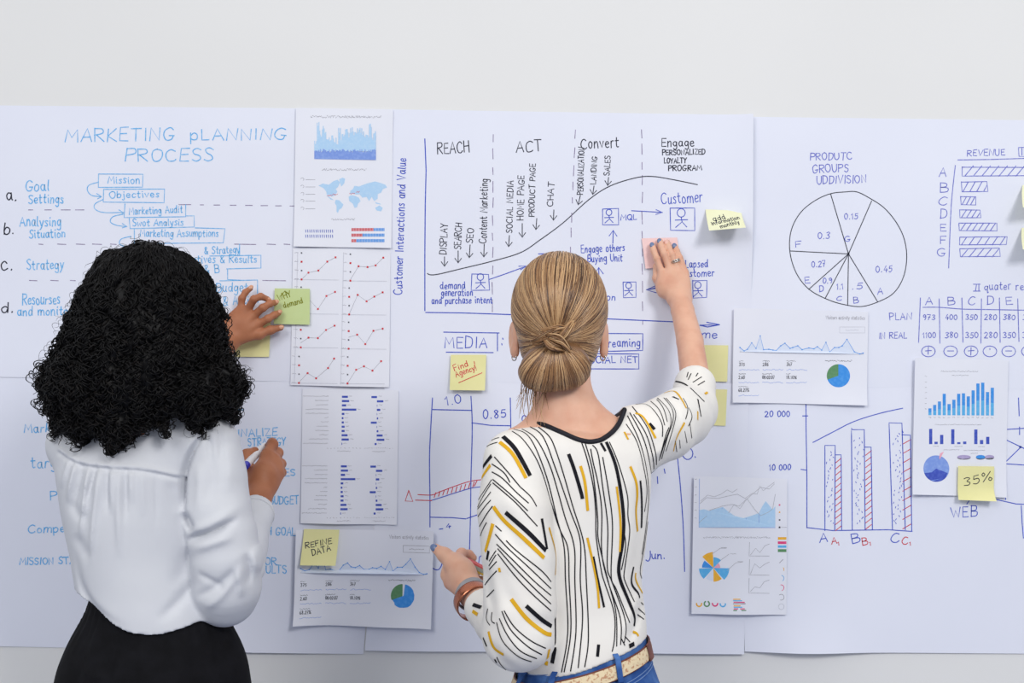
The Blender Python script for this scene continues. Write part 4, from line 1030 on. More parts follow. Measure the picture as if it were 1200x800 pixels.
M_shoe = material('white_sneaker', (226, 224, 220), 0.6, 0.3, noise=(40, (218, 216, 212), .3, .7))

HB = P(655, 380, .495)
f = Field()
RB, LcB = add_head(f, HB, np.array((-.02, 1, -.06)), np.array((.0, .06, 1)))
add_ear(f, P(602, 395, .495), -1, RB, 1.02); add_ear(f, P(708.5, 395, .495), 1, RB, 1.02)
f.chain([P(655, 425, .515), P(660, 462, .535), P(669, 500, .533)], [.05, .048, .05], .03)
f.cap(P(668, 494, .535), P(726, 518, .515), .036, .028, .04); f.cap(P(662, 496, .538), P(614, 526, .54), .036, .034, .04)
f.ell(P(676, 530, .535), (.095, .046, .06), .04)
zp = lambda py, d=.53: P(600, py, d)[2]
xp = lambda px, d=.53: P(px, 400, d)[0]
f.loft([(zp(r[0]), xp(r[1]), -r[3], r[2], r[4]) for r in ((515, 674, .09, .53, .045), (560, 674, .105, .53, .068), (640, 674, .102, .525, .072), (700, 676, .094, .52, .07), (760, 684, .092, .515, .074), (820, 690, .1, .515, .085))], .04)
# raised right arm: elbow bent, palm flat on the wall
f.chain([P(748, 518, .50), P(806, 488, .255)], [.045, .036], .02)
f.chain([P(810, 486, .245), P(814, 440, .192), P(808.5, 400, .13), P(800, 364, .075), P(796.5, 350, .05)], [.033, .0285, .0268, .0236, .0228], .02, flat=(P(790, 330, .0) - P(790, 330, .1), 1.0))
wr = P(796, 350, .048)
kn = [(P(775.8, 320, .032), .0094), (P(785, 316.5, .034), .0096), (P(794, 316, .033), .0092), (P(802.6, 319, .030), .0086)]
for q, (kp, r) in enumerate(kn): f.cap(wr + np.array((-.012 + .008 * q, 0, 0)), kp, .0145, r, .009)
f.ell(P(789, 335, .036), (.031, .015, .027), .014)
f.ell(P(776, 336, .034), (.013, .013, .022), .012)
tips = [((764.6, 287, .0165), .0072), ((773.2, 282.5, .0165), .0075), ((781.6, 284, .0165), .0073), ((790.6, 288, .0160), .0065)]
mids = [((769.6, 303, .030), (766.2, 294, .0235)), ((778.4, 298, .032), (775.2, 289.5, .0245)), ((787.2, 298.5, .031), (783.8, 290.5, .024)), ((796.4, 302, .028), (793, 294, .0225))]
for (kp, r), (tp, rt), (m1, m2) in zip(kn, tips, mids): finger(f, [kp, P(*m1), P(*m2), P(*tp)], .0074, rt * .92, .0015)
finger(f, [P(778, 342, .035), P(770, 326, .021), P(769.5, 312, .0165)], .0105, .008)
# lowered left arm: elbow behind, hand holding a pad of notes
f.chain([P(598, 538, .56), P(603, 738, .625)], [.042, .038], .02)
f.chain([P(603, 740, .625), P(571, 713, .48), P(554, 698, .43), P(549, 690, .412)], [.034, .0265, .0235, .023], .02)
wl = P(549, 690, .41)
knl = [(P(536, 655.5, .366), .0125), (P(527, 664, .358), .0125), (P(524, 674, .362), .012), (P(528, 683.5, .376), .011)]
for q, (kp, r) in enumerate(knl): f.cap(wl + np.array((.004, 0, .009 - .006 * q)), kp, .0165, r, .012)
f.ell(P(541, 671, .388), (.024, .024, .026), .016)
finger(f, [knl[0][0], P(541, 648.5, .334), P(549, 650, .318), P(554, 653.5, .318)], .0105, .0078)
finger(f, [knl[1][0], P(532, 661, .318), P(545, 660, .306), P(556, 662, .312)], .0108, .008)
finger(f, [knl[2][0], P(531, 672, .322), P(546, 671, .312), P(558, 672, .318)], .0105, .008)
finger(f, [knl[3][0], P(538, 682, .344), P(552, 680, .338), P(564, 679.5, .345)], .0098, .0078)
finger(f, [P(546, 672, .395), P(531, 659.5, .376), P(521, 650, .366), P(510.5, 642.5, .356)], .0155, .0088, .01)
# legs down to the floor
hipx = xp(690)
for sgn in (-1, 1):
    f.chain([np.array((hipx + sgn * .05, -.515, .90)), np.array((hipx + sgn * .085, -.505, .5)), np.array((hipx + sgn * .09, -.52, .09)), np.array((hipx + sgn * .095, -.46, .03))], [.06, .046, .036, .028], .03)
body, bv, bq = solid('person', f, (-.16, -.72, 0.0), (.42, .0, 1.78), .0023, M_skinB, origin=(hipx, -.5, 0.0))
tag(body, 'person with a low blonde bun in a striped blouse and jeans, pressing a pink note', 'person')

for sx in (-1, 1): small_ell('eye', LcB(sx * .031, .076, -.006), (.012, .012, .012), np.eye(3), M_eye, body)
I3 = np.eye(3)
for tp, m_, dd in ((tips[0][0], M_nail, (-.5, -.7)), (tips[1][0], M_nail, (-.3, -1)), (tips[2][0], M_nailp, (-.3, -1)), (tips[3][0], M_nail, (-.3, -1))):
    t = np.array((dd[0] * .3, .25, -dd[1])); t /= np.linalg.norm(t)
    o_ = small_ell('fingernail', P(tp[0] - .3, tp[1] + .1, tp[2] + .0052) , (.0052, .0030, .0068), np.array([np.cross(t, (0, -1, .2)), np.cross(np.cross(t, (0, -1, .2)), t), t]), m_, body)
t = P(510.5, 642.5, .356) - P(521, 650, .366); t /= np.linalg.norm(t); nn = np.cross(t, np.cross((-.25, -1, .35), t)); nn /= np.linalg.norm(nn)
small_ell('fingernail', P(510.5, 642.6, .356) + nn * .0062 + t * .0005, (.0068, .0034, .0085), np.array([np.cross(t, nn), nn, t]), M_nail, body)
rc = P(791.3, 305.2, .0318)
ax_ = P(*mids[2][0]) - kn[2][0]
torus('ring', rc, ax_, .0096, (.001, .0016), M_silver, body, 28, 8); torus('ring', rc - ax_ / np.linalg.norm(ax_) * .0036, ax_, .0098, (.001, .0013), M_silver, body, 28, 8)
for ex, ed in ((602.5, .502), (706.5, .502)):
    torus('earring', P(ex, 418.5, ed), (.3, .25, 1) if False else (.75, .65, 0), .0056, (.0011, .0011), M_silver, body, 24, 8)

# blouse
g = Field()
rows = ((498, 676, .058, .545, .05), (512, 674, .085, .545, .066), (530, 673, .118, .54, .076), (560, 676, .126, .535, .083), (600, 674, .1235, .53, .086), (640, 672, .122, .525, .088), (680, 671, .1155, .522, .088), (710, 675, .1145, .52, .09), (735, 679, .1125, .52, .094), (756, 680, .111, .52, .1), (775, 681, .109, .52, .1), (812, 683, .1, .52, .092))
g.loft([(zp(r[0]), xp(r[1]), -r[3], r[2], r[4]) for r in rows], .03)
g.cap(P(648, 524, .55), P(604, 540, .575), .043, .052, .03); g.cap(P(700, 520, .535), P(748, 514, .495), .048, .053, .03)
g.chain([P(748, 514, .495), P(778, 503, .40), P(800, 488, .30), P(811, 478, .25)], [.056, .057, .055, .047], .015)
g.chain([P(811, 484, .25), P(815, 461, .222)], [.044, .038], .015)
g.chain([P(812, 466, .226), P(815, 452, .206)], [.0405, .0405], .004)
g.chain([P(604, 540, .575), P(604, 598, .60), P(608, 655, .615), P(610, 708, .622), P(609, 741, .622)], [.052, .060, .0588, .0585, .0565], .006)
g.chain([P(606, 744, .62), P(584, 728, .53), P(572, 716.5, .483)], [.052, .040, .034], .02)
g.chain([P(572, 717, .484), P(567.5, 712, .467)], [.0345, .0345], .004)
g.cap(P(813, 462, .222), P(815, 420, .15), .0335, .0335, .003, 's')
g.cap(P(568, 712.5, .469), P(552, 694, .406), .0268, .0268, .003, 's')
nx = np.array([P(q, 400, .59)[0] for q in (619, 622, 640, 660, 676, 690, 704, 718, 728, 734, 737)]); nz = np.array([P(600, q, .59)[2] for q in (488, 494, 498, 506, 513, 516, 514, 506, 497, 486, 476)])
fn_flat = list(g.items)
def neckhole(p):
    return np.maximum(np.interp(p[:, 0], nx, nz) - p[:, 2], np.maximum(nx[0] - p[:, 0], p[:, 0] - nx[-1])) * .9
hem_l, hem_r = P(590, 806, .6), P(760, 757, .6)
hemz = lambda x: hem_l[2] + (x - hem_l[0]) * (hem_r[2] - hem_l[2]) / (hem_r[0] - hem_l[0])
fn0 = g.items[0]; g.items[0] = (lambda p: np.maximum(fn0[0](p), (hemz(p[:, 0]) - p[:, 2] - .004) * .96),) + fn0[1:]
fB = [([(577, 545), (596, 575), (620, 610), (645, 650)], .003, .014), ([(575, 575), (594, 610), (618, 650), (646, 690)], -.004, .012), ([(580, 600), (600, 640), (625, 670), (646, 700)], .003, .012), ([(580, 640), (600, 690), (630, 715), (648, 722)], -.0035, .012),
      ([(584, 690), (592, 720), (612, 745), (640, 760)], .003, .012), ([(575, 730), (588, 755), (612, 772)], -.004, .009), ([(566, 640), (575, 680), (580, 715)], -.004, .008),
      ([(668, 540), (676, 600), (682, 680), (684, 760)], .0022, .014), ([(700, 530), (708, 600), (712, 680), (714, 750)], -.003, .016), ([(728, 540), (738, 610), (732, 680), (748, 730)], .003, .012), ([(742, 560), (750, 620), (744, 680)], -.003, .01), ([(752, 690), (738, 720), (722, 745)], .003, .008), ([(757, 705), (745, 735), (735, 752)], -.003, .007),
      ([(655, 560), (660, 640), (668, 720)], -.002, .014), ([(754, 480), (768, 505), (772, 535)], -.003, .009), ([(772, 468), (790, 492), (792, 525)], .003, .009), ([(790, 462), (806, 480), (808, 505)], -.004, .007), ([(790, 452), (806, 457), (822, 474)], -.004, .006), ([(760, 540), (785, 525), (812, 500)], .003, .008)]
g.disp(folds(fB, .58, -.40, .03)); g.disp(ripple(.0011, 34, 30, 22, .6))
g0 = Field(); g0.items = list(g.items); g0.post = list(g.post)
g.add(neckhole, P(678, 480, .52), .25, .003, 's')
blouse, gv, gq = solid('blouse', g, (-.12, -.72, .98), (.40, -.14, 1.50), .0028, M_blouseB, parent=body)
# black binding round the neckline
xs_ = np.linspace(nx[0] + .001, nx[-1] - .001, 70); zs_ = np.interp(xs_, nx, nz)
for _ in range(4): zs_[1:-1] = (zs_[:-2] + 2 * zs_[1:-1] + zs_[2:]) / 4
def side(sg):
    c0 = np.c_[xs_, np.full(70, -.545), zs_ - .001]
    return on_surface(g0, c0, np.tile(np.array((0, sg, 0.0)), (70, 1)), .001, .2)
bk, ft = side(-1), side(1)
loop = np.concatenate([bk, ft[::-1]])
for _ in range(3): loop = (np.roll(loop, 1, 0) + 2 * loop + np.roll(loop, -1, 0)) / 4
v, f_ = tube_mesh([loop], .0042, 8, closed=True)
make('neck_binding', v, f_, M_trim, parent=blouse, smooth=True)['label'] = 'black binding round the neckline'

bvhB = BVHTree.FromPolygons([Vector(q) for q in gv], [tuple(int(i) for i in q) for q in gq])
thin = [
 [(601.6,503),(614.6,507),(624,518),(634,540),(643.5,569),(652,605),(661,640),(662.7,680),(665.5,740),(658,788)], [(599.5,505),(612,514),(627,535),(636.7,558),(646,590),(656,620),(665.5,641.5),(667,680),(669,740),(661,788)],
 [(605,499.6),(624,510),(635,525),(645,547),(652,569),(662,605),(673,640),(673.7,680),(675,740),(668.5,787)], [(616.7,498),(632.5,507),(641,521),(649,543),(657,565),(669,600),(680,633),(680,680),(682.7,725),(677.5,783)],
 [(630.5,500),(643.5,511),(650.4,525),(660,554),(671,592),(684,636),(687,680),(689.5,747.5),(685,782)],
 [(579,534.6),(592.6,550),(610,571)], [(576,543),(591,554),(598,566)], [(576,552.5),(588.5,560),(605,576.7),(620,590)], [(577,561),(598,579),(619,599)], [(577,565),(591,577),(606,590.6),(630,617)], [(609,570),(622,582),(629,594)],
 [(565,529),(573,521.6),(584,518)], [(573,518),(580,514),(586,512.6)], [(572,512),(585,506)],
 [(577,561),(565,579),(558,590)], [(576,566),(566,582),(559.6,594.8)], [(576,575.5),(568,586),(559.6,597)], [(576,585),(568,594),(560,605.8)], [(578,592),(570,603),(561.7,617.5)], [(571,611),(566,620),(563,628.5)],
 [(580,615),(588.5,623)], [(580,625),(597,644),(620,665),(646,690)], [(581.6,636.7),(600,655),(625,680),(646,698)], [(592.6,632.6),(605,645),(634,668),(646,682)], [(583,648),(605,676),(625,697),(646,716)], [(583,642),(603,665),(625,688),(646,708)],
 [(582,644),(573,658)], [(582,649),(572.7,663.5)], [(583,656.7),(573,667.7)], [(583,667.7),(572.7,679),(568,686)], [(580,690),(570,700)],
 [(590.5,714.5),(602.5,734),(622,750.5),(640,759.5)], [(588,715),(598,737),(617.5,756.5),(635.5,767)], [(585,723.5),(595,744.5),(610,762.5),(629.5,771.5)], [(582,728),(589,750.5),(607,768.5),(623.5,775)], [(582,768.5),(586,777),(593.5,785)], [(572,712),(570,725),(575,733)], [(577,716),(576,728),(581,730)],
 [(680.6,516),(687.5,536),(695,569),(698,600),(698.5,629),(704.6,669),(707.5,680),(719.5,717.5),(720,747.5),(717,764)], [(685.4,518),(693.6,547),(698,580),(700.5,611),(701,632),(711.5,677),(721.7,717.5),(722.5,758)], [(692,525),(695,541.5),(700.5,565),(705,597.5),(705,647),(712,680),(727,725),(727,756)],
 [(693.6,521),(700.5,530.5),(706,569),(712,615),(711.5,665),(716.5,680),(733,728),(731,754)], [(706,534.6),(713,574.5),(717.7,615),(716,674.5),(722,690),(738,730)],
 [(713.6,517),(724,541.5),(735,580),(735.6,604),(737.7,625),(731.5,669),(732,680),(743.5,705.5)], [(731,622),(733,640),(728,668)],
 [(735,486.5),(748.6,515),(757,547),(760,580),(757,615),(752,650)], [(737.7,483),(754,514),(762,547),(763.5,574)], [(742,485),(757,508.5),(765,536),(766,550)], [(733,496),(746,517),(754,547),(758,574.5),(755,600)], [(755,640),(750,668),(752,678)], [(759,610),(754,645),(750,665)],
 [(743,471),(755.6,466.5),(772,479.5),(779,499)], [(744,474),(760,475),(775,494.6),(776,512.5)], [(748,467),(762,463),(776,476),(782,495)], [(776,464),(787,478),(788.6,492),(781.8,512.5),(775,538)], [(780,466),(791,481),(790,496),(780,529)], [(770,466),(783,480),(786,496),(779,518),(772,540)], [(739,474),(758,500),(768,530),(769,545)],
 [(784,500),(780,510),(773,536)], [(806.5,477),(811,488),(806,500)], [(802,504),(805,519.4)], [(808,494.6),(810.6,514)], [(796,514),(797,526)], [(791,515),(793,530)], [(800,466),(806,478),(803,492)],
 [(806.5,436),(805,442)], [(810,437.5),(806.5,445)], [(818,437),(815.5,441)], [(823,441),(811,448.6)], [(826.5,446),(816.8,452)],
 [(751,705.5),(756,711)], [(747,711.5),(756,720.5)], [(746,719),(755,726)], [(732,745),(738,752)], [(728,748),(732,756)]]
bold = [([(589,511),(602,523.6),(612,540),(621.5,558)], 5), ([(577,533),(569,543),(561.7,554)], 5), ([(592,599.6),(619,623.6),(640,645.6)], 5), ([(634.6,606.5),(639,632),(641,644)], 3.6), ([(573,644),(570.6,656.7)], 4), ([(616,709),(634,725),(646.7,734)], 4.5), ([(553.5,708),(565,712)], 4.5), ([(566,746),(571,758)], 3),
 ([(580,772),(582,776)], 2.5), ([(650.5,722.7),(650.5,755),(647,777.5)], 4.6), ([(666,531),(673,550),(681,577),(682.6,585)], 4), ([(704,519),(709.5,528.5)], 3), ([(710,517),(721,544),(728,580),(730.8,611),(729.4,636),(725,663.5),(727,680),(736,702.5),(743.5,722),(742.7,734)], 4),
 ([(750,562),(751.4,577),(752,597.5),(751.4,619)], 3), ([(761,496),(767,503)], 4), ([(788.6,465),(795.5,468)], 4), ([(817.5,467),(821.6,489)], 2.6), ([(788.6,446.5),(803.8,450.6),(825.8,471)], 2.2), ([(742.5,663),(739.7,683),(748,695),(749.5,701)], 3), ([(701.5,754),(700,770)], 3.6), ([(695,651),(700.5,678.7),(708,712)], 2.6), ([(737,757),(743,754)], 5)]
gold = [([(585,517.5),(601,532),(616.7,560.8)], 4.2), ([(575.4,544),(567,556),(560,569)], 4.6), ([(578,593),(591,610),(612,629),(638,654)], 4.6), ([(643,617),(651,648),(650.4,674.5)], 3.2), ([(578,612.6),(574,628),(568.6,647)], 4.6), ([(585,665),(586,670)], 3), ([(598.7,701),(617.5,725),(638.5,741.5),(646.7,743)], 4.6), ([(572.5,739),(578.5,758),(591,767)], 4), ([(580,783.5),(588,783.5)], 3.4),
 ([(643.7,759.5),(640,779)], 4), ([(680,545),(685.4,565),(688.8,599)], 3.2), ([(722.5,569),(727,611),(726.4,647)], 2.6), ([(731.5,506),(736,515)], 3.2), ([(738,545.6),(745,563.5),(746.6,580),(745,599),(747,623)], 3.6), ([(743.8,484),(754,489),(768.6,514)], 3), ([(777.6,461),(790,458),(798,467),(804.5,479)], 3), ([(802.4,494.6),(792.8,512.5),(789,529)], 2.8), ([(817.5,481),(817.5,493)], 3), ([(829,459.6),(823,463.7)], 3),
 ([(745,670),(745,680),(755.5,699.5)], 2.6), ([(740.5,740),(746.5,741.5),(748,746)], 3), ([(688,629),(699,680),(702,713)], 2.8), ([(554,716),(560,720)], 4)]
def stripes(name, items, mat, label):
    got = [q for pl, w in items for q in drape(bvhB, pl, w) if q[1]]
    for grp in clusters(got):
        V, F = joined([got[i] for i in grp])
        make(name, V, F, mat, parent=blouse, smooth=True)['label'] = label
# the same print carries on round the front of the blouse
front = []
for k in range(26):
    a = math.radians(8 + k * 6.6); col = []
    for z in np.linspace(1.04, 1.34, 36):
        c0 = Vector((xp(676) , -.525, z)); d0 = Vector((math.cos(a), math.sin(a), 0))
        h0 = bvhB.ray_cast(c0 + d0 * .5, -d0)
        if h0[0] is not None and (h0[0] - c0).length < .14: col.append(h0)
    front.append((col, 1.4 if k % 4 else 4))
def front_ribbons(sel):
    V, F = [], []
    for col, w in sel:
        if len(col) < 4: continue
        b0 = len(V); w = w * .0007
        for i, h0 in enumerate(col):
            p = np.array(h0[0]); n0 = np.array(h0[1]); t = np.array(col[min(i + 1, len(col) - 1)][0]) - np.array(col[max(i - 1, 0)][0]); sd = np.cross(n0, t); sd /= np.linalg.norm(sd) + 1e-9
            V += [p - sd * w + n0 * .0008, p + sd * w + n0 * .0008]
        F += [(b0 + 2 * i, b0 + 2 * i + 1, b0 + 2 * i + 3, b0 + 2 * i + 2) for i in range(len(col) - 1)]
    return V, F
stripes('stripe_print', [(q, 1.3) for q in thin] + bold, M_black, 'black stripes printed on the cloth')
stripes('stripe_print', gold, M_yellow, 'mustard yellow bars printed on the cloth')
for q in front:
    v, f_ = front_ribbons([q])
    if f_: make('stripe_print', v, f_, M_black, parent=blouse)['label'] = 'black stripe round the front'

# jeans, belt, shoes
j = Field()
j.loft([(zp(r[0], .55), xp(r[1], .55), -r[3], r[2], r[4]) for r in ((735, 682, .104, .52, .088), (765, 686, .1075, .52, .094), (800, 690, .119, .52, .108), (850, 692, .135, .525, .125), (900, 692, .142, .525, .12), (950, 692, .138, .52, .105))], .02)
for sgn in (-1, 1):
    j.chain([np.array((hipx + sgn * .072, -.515, .86)), np.array((hipx + sgn * .085, -.505, .5)), np.array((hipx + sgn * .09, -.52, .07))], [.086, .062, .05], .02)
    j.ell(np.array((hipx + sgn * .065, -.59, .875)), (.075, .06, .08), .04)
wz = lambda x: hemz(x) + .006
j.cut(lambda p: (p[:, 2] - wz(p[:, 0]) - .0) * .96); j.cut(lambda p: .055 - p[:, 2])
j.disp(ripple(.002, 30, 26, 24, .2))
jeans, jv, jq = solid('jeans', j, (-.08, -.76, .02), (.36, -.3, 1.09), .0045, M_denim, parent=body)
j2 = Field(); j2.items = j.items; j2.post = [q for q in j.post if q[0] == 'disp']
ang = np.linspace(0, 2 * math.pi, 121)[:-1]
dirs = np.c_[np.cos(ang), np.sin(ang), np.zeros(120)]
def ring_at(dz, off):
    c = np.array((xp(686, .55), -.52, 0.0)); pts = []
    z = wz(c[0] + dirs[:, 0] * .11) + dz
    for _ in range(10):
        q = on_surface(j2, np.c_[np.full(120, c[0]), np.full(120, c[1]), z], dirs)
        z = wz(q[:, 0]) + dz
    r_ = np.hypot(q[:, 0] - c[0], q[:, 1] - c[1])
    for _ in range(2): r_ = (np.roll(r_, 1) + 2 * r_ + np.roll(r_, -1)) / 4
    return np.c_[c[0] + dirs[:, 0] * (r_ + off), c[1] + dirs[:, 1] * (r_ + off), z]
def band(name, z0, z1, off, th_, mat, parent, step=1):
    zm_ = (z0 + z1) / 2
    V = np.concatenate([ring_at(z1, off + th_), ring_at(zm_, off + th_ + .001), ring_at(z0, off + th_), ring_at(z0, off), ring_at(z1, off)]); n_ = 120; F = []
    for i in range(n_):
        k2 = (i + 1) % n_
        for s0, s1 in ((0, 1), (1, 2), (2, 3), (3, 4), (4, 0)): F.append((s0 * n_ + i, s0 * n_ + k2, s1 * n_ + k2, s1 * n_ + i)[::-1])
    return make(name, V, F, mat, parent=parent, smooth=False)
belt = band('belt', -.037, -.016, .0035, .0035, M_belt, body); belt['label'] = 'woven straw belt with brown leather edging'
for dz in (-.0375, -.0155):
    v, f_ = tube_mesh([ring_at(dz, .0055)], .0016, 6, closed=True); make('belt_edging', v, f_, M_leather, parent=belt, smooth=True)
for a in (0.0,):
    i = int((math.radians(-18) % (2 * math.pi)) / (2 * math.pi) * 120)
    A, B = ring_at(-.013, .008), ring_at(-.040, .008); V, F = [], []
    for q in (i - 2, i - 1, i, i + 1, i + 2):
        V += [A[q % 120] + dirs[q % 120] * .001, B[q % 120] + dirs[q % 120] * .001, B[q % 120] - dirs[q % 120] * .002, A[q % 120] - dirs[q % 120] * .002]
    for q in range(4):
        for s in range(4): F.append((q * 4 + s, q * 4 + (s + 1) % 4, q * 4 + 4 + (s + 1) % 4, q * 4 + 4 + s))
    make('belt_tab', V, F, M_leather, parent=belt)
for adeg in (-62, -118, -150, 30, 90, 150):
    i = int((math.radians(adeg) % (2 * math.pi)) / (2 * math.pi) * 120)
    V, F = [], []
    ringz = [ring_at(z_, o_) for z_, o_ in ((.0, .002), (-.006, .0095), (-.042, .0095), (-.049, .002))]
    for rg in ringz:
        for q, wq in ((i, -.0048), (i, .0048)):
            sd = np.array((-dirs[i][1], dirs[i][0], 0)); V += [rg[i] + sd * wq + dirs[i] * .0012, rg[i] + sd * wq - dirs[i] * .001]
    for k in range(3):
        b0 = k * 4
        F += [(b0, b0 + 2, b0 + 6, b0 + 4), (b0 + 1, b0 + 5, b0 + 7, b0 + 3), (b0, b0 + 4, b0 + 5, b0 + 1), (b0 + 2, b0 + 3, b0 + 7, b0 + 6)]
    make('belt_loop', V, F, M_denim, parent=jeans)
for dz in (-.0035, -.052, -.057):
    v, f_ = tube_mesh([ring_at(dz, .0004)], .0009, 5, closed=True); make('seam_stitching', v, f_, M_denim2, parent=jeans, smooth=True)
for sgn in (-1, 1): shoe('shoe', (hipx + sgn * .1, -.36, 0), (hipx + sgn * .09, -.59, 0), M_shoe, body)

# wrist band and copper cuff
wa = P(566, 710, .462) - P(549, 690, .41)
torus('bracelet', P(553, 696, .424), wa, .0285, (.0022, .0085), M_grey_band, body, 44, 10)['label'] = 'grey strap round the wrist'
torus('bracelet', P(555, 704, .438) , wa + np.array((-.02, .02, -.03)), .0335, (.0014, .0115), M_copper, body, 44, 10)['label'] = 'polished copper cuff'

# hair: swept back into a low bun
hc = Field()
hc.ell(LcB(0, -.012, .026), (.0795, .0985, .095), .02, R=RB)
hc.ell(P(655, 412, .535), (.058, .058, .045), .03)
hc.ell(LcB(0, .10, -.035), (.072, .075, .085), .012, 's', R=RB)
for q in (-1, 1): hc.ell(LcB(q * .088, .0, -.034), (.02, .05, .044), .006, 's', R=RB)
hair, hv, hq = solid('hair', hc, HB - (.12, .14, .13), HB + (.12, .14, .15), .003, M_hairB[0], parent=body)
knot = P(652, 399, .598)
cen = hv[hq].mean(1); ar = RNG.permutation(len(cen))
st = cen[ar[:5200]]
st = st[(st[:, 2] > P(0, 442, .6)[2]) & (np.linalg.norm(st - knot, axis=1) > .03)]
N, Mn = len(st), 34
paths = np.zeros((N, Mn, 3)); p = st.copy(); lift = RNG.uniform(.0002, .0022, N)
for k in range(Mn):
    gr = hc.grad(p); dv = hc(p)
    p = p - gr * (dv - lift)[:, None]; paths[:, k] = p
    to = knot - p; dist = np.linalg.norm(to, axis=1, keepdims=True)
    tg = to - gr * (to * gr).sum(1, keepdims=True); tg /= np.linalg.norm(tg, axis=1, keepdims=True) + 1e-9
    up_ = np.array((0, 0, 1.0)) * np.clip((dist - .09) * 3, 0, .35)       # combed up over the crown before falling to the knot
    p = p + (tg + up_ * 0) * np.minimum(.0048, np.maximum(dist - .016, 0)) + RNG.normal(0, .00018, (N, 3))
rr = np.r_[np.linspace(.0003, .0008, 6), np.full(Mn - 12, .0008), np.linspace(.0008, .0004, 6)]
band_ = .5 + .5 * np.sin(np.arctan2(st[:, 0] - knot[0], st[:, 2] - knot[2]) * 17) 
midx = np.where(RNG.random(N) < .16, 3, np.where(RNG.random(N) < .25 + .4 * band_, 2, np.where(RNG.random(N) < .6, 1, 0)))
strands('hair_strands', paths, rr, M_hairB, hair, 4, midx=midx)
# the bun
bc = P(651, 427, .592)
bn = Field(); bn.ell(bc, (.050, .036, .0395), .01); bn.ell(P(632, 436, .594), (.03, .03, .028), .02); bn.ell(P(668, 429, .592), (.028, .03, .03), .02)
bun, nv_, nq_ = solid('bun', bn, bc - (.09, .07, .07), bc + (.09, .07, .07), .003, M_hairB[0], parent=body)
N = 2000; Mn = 30
a = RNG.uniform(-1.15, 1.15, N); top_ = P(651, 404, .62)
p = top_ + np.c_[a * .017, RNG.uniform(-.006, .004, N), RNG.uniform(-.004, .004, N)]
paths = np.zeros((N, Mn, 3)); lift = RNG.uniform(0, .0022, N); drr = np.c_[np.sin(a * 1.25), np.full(N, -.25), -np.cos(a * 1.1)]
for k in range(Mn):
    gr = bn.grad(p); p = p - gr * (bn(p) - lift)[:, None]; paths[:, k] = p
    drr = drr + np.c_[-a * .012, np.full(N, .06), np.full(N, -.03)] * (k > 6)
    tg = drr - gr * (drr * gr).sum(1, keepdims=True); tg /= np.linalg.norm(tg, axis=1, keepdims=True) + 1e-9
    p = p + tg * .0031 + RNG.normal(0, .00015, (N, 3))
rr = np.r_[np.linspace(.0004, .0008, 5), np.full(Mn - 10, .0008), np.linspace(.0008, .0004, 5)]
midx = np.where(RNG.random(N) < .14, 3, np.where(RNG.random(N) < .3 + .3 * np.sin(a * 14), 2, np.where(RNG.random(N) < .55, 1, 0)))
strands('hair_strands', paths, rr, M_hairB, bun, 4, midx=midx)
# twisted knot over the bun
V, F, MI = [], [], []
for c, amp, ph, w0 in ((P(642, 394, .616), .017, 0.3, .0085), (P(654, 401, .623), .018, 2.3, .009), (P(659, 390, .615), .016, 4.0, .008), (P(648, 405, .624), .015, 5.4, .008), (P(650, 388, .613), .015, 2.9, .008)):
    t = np.linspace(-1.2, 1.2, 18); lp = np.c_[np.cos(ph) * t * amp * 1.3, -.008 * np.cos(t * 1.4), np.sin(ph) * t * amp * .9 + .004 * np.sin(t * 2 + ph)] + c
    for s in range(40):
        o_ = RNG.normal(0, 1, 3) * w0 * .42; pp = lp + o_ * (np.cos(t * .9))[:, None] + np.c_[np.zeros(18), np.zeros(18), np.zeros(18)]
        V.append(pp); MI.append(RNG.choice(4, p=[.3, .35, .25, .1]))
strands('hair_knot', np.array(V), np.r_[.0006, np.full(16, .0013), .0006], M_hairB, bun, 4, midx=np.array(MI))
# loose wisps at the nape
W_ = []
for x0, x1, n_ in ((618, 612, 16), (628, 622, 18), (640, 636, 10)):
    for k in range(n_):
        a0 = np.array((x0 + RNG.uniform(-7, 7), 436 + RNG.uniform(-8, 8))); e = np.array((x1 + RNG.uniform(-9, 9), 478 + RNG.uniform(-14, 26)))
        mid = (a0 + e) / 2 + RNG.uniform(-5, 5, 2); dd = .565 + RNG.uniform(0, .02)
        q = catmull([P(*a0, dd), P(*mid, dd + .008), P(*e, dd + .012)], 9); W_.append(q)
strands('hair_wisps', np.array(W_), np.r_[np.full(10, .0005), np.linspace(.0005, .0002, len(W_[0]) - 10)], M_hairB, hair, 3, midx=RNG.choice(3, len(W_)))

# the pad of notes in that hand
M_pad = [material('pad_' + n_, c, .75, .15, noise=(60, tuple(min(255, q + 6) for q in c), .3, .7)) for n_, c in (('rose', (214, 104, 104)), ('grey_green', (168, 178, 168)), ('yellow', (222, 190, 96)))]
pc = P(558, 663, .352); u_ = P(571, 668.5, .35) - P(547, 656.5, .356); u_ /= np.linalg.norm(u_); nrm_ = np.array((.3, .06, .95)); nrm_ -= u_ * (nrm_ @ u_); nrm_ /= np.linalg.norm(nrm_); w_ = np.cross(nrm_, u_)
def pad_block(name, z0, z1, mat, parent=None, skew=0.0):
    V = [pc + u_ * (a_ * .02 + skew) + w_ * (b_ * .0185) + nrm_ * z for z in (z0, z1) for a_, b_ in ((-1, -1), (1, -1), (1, 1), (-1, 1))]
    F = [(3, 2, 1, 0), (4, 5, 6, 7), (0, 1, 5, 4), (1, 2, 6, 5), (2, 3, 7, 6), (3, 0, 4, 7)]
    return make(name, V, F, mat, parent=parent, origin=tuple(pc))
padr = tag(pad_block('sticky_note_pad', .0022, .0050, M_pad[0], skew=.003), 'small stack of rose, grey and yellow note pads held in the lowered hand', 'note pad')
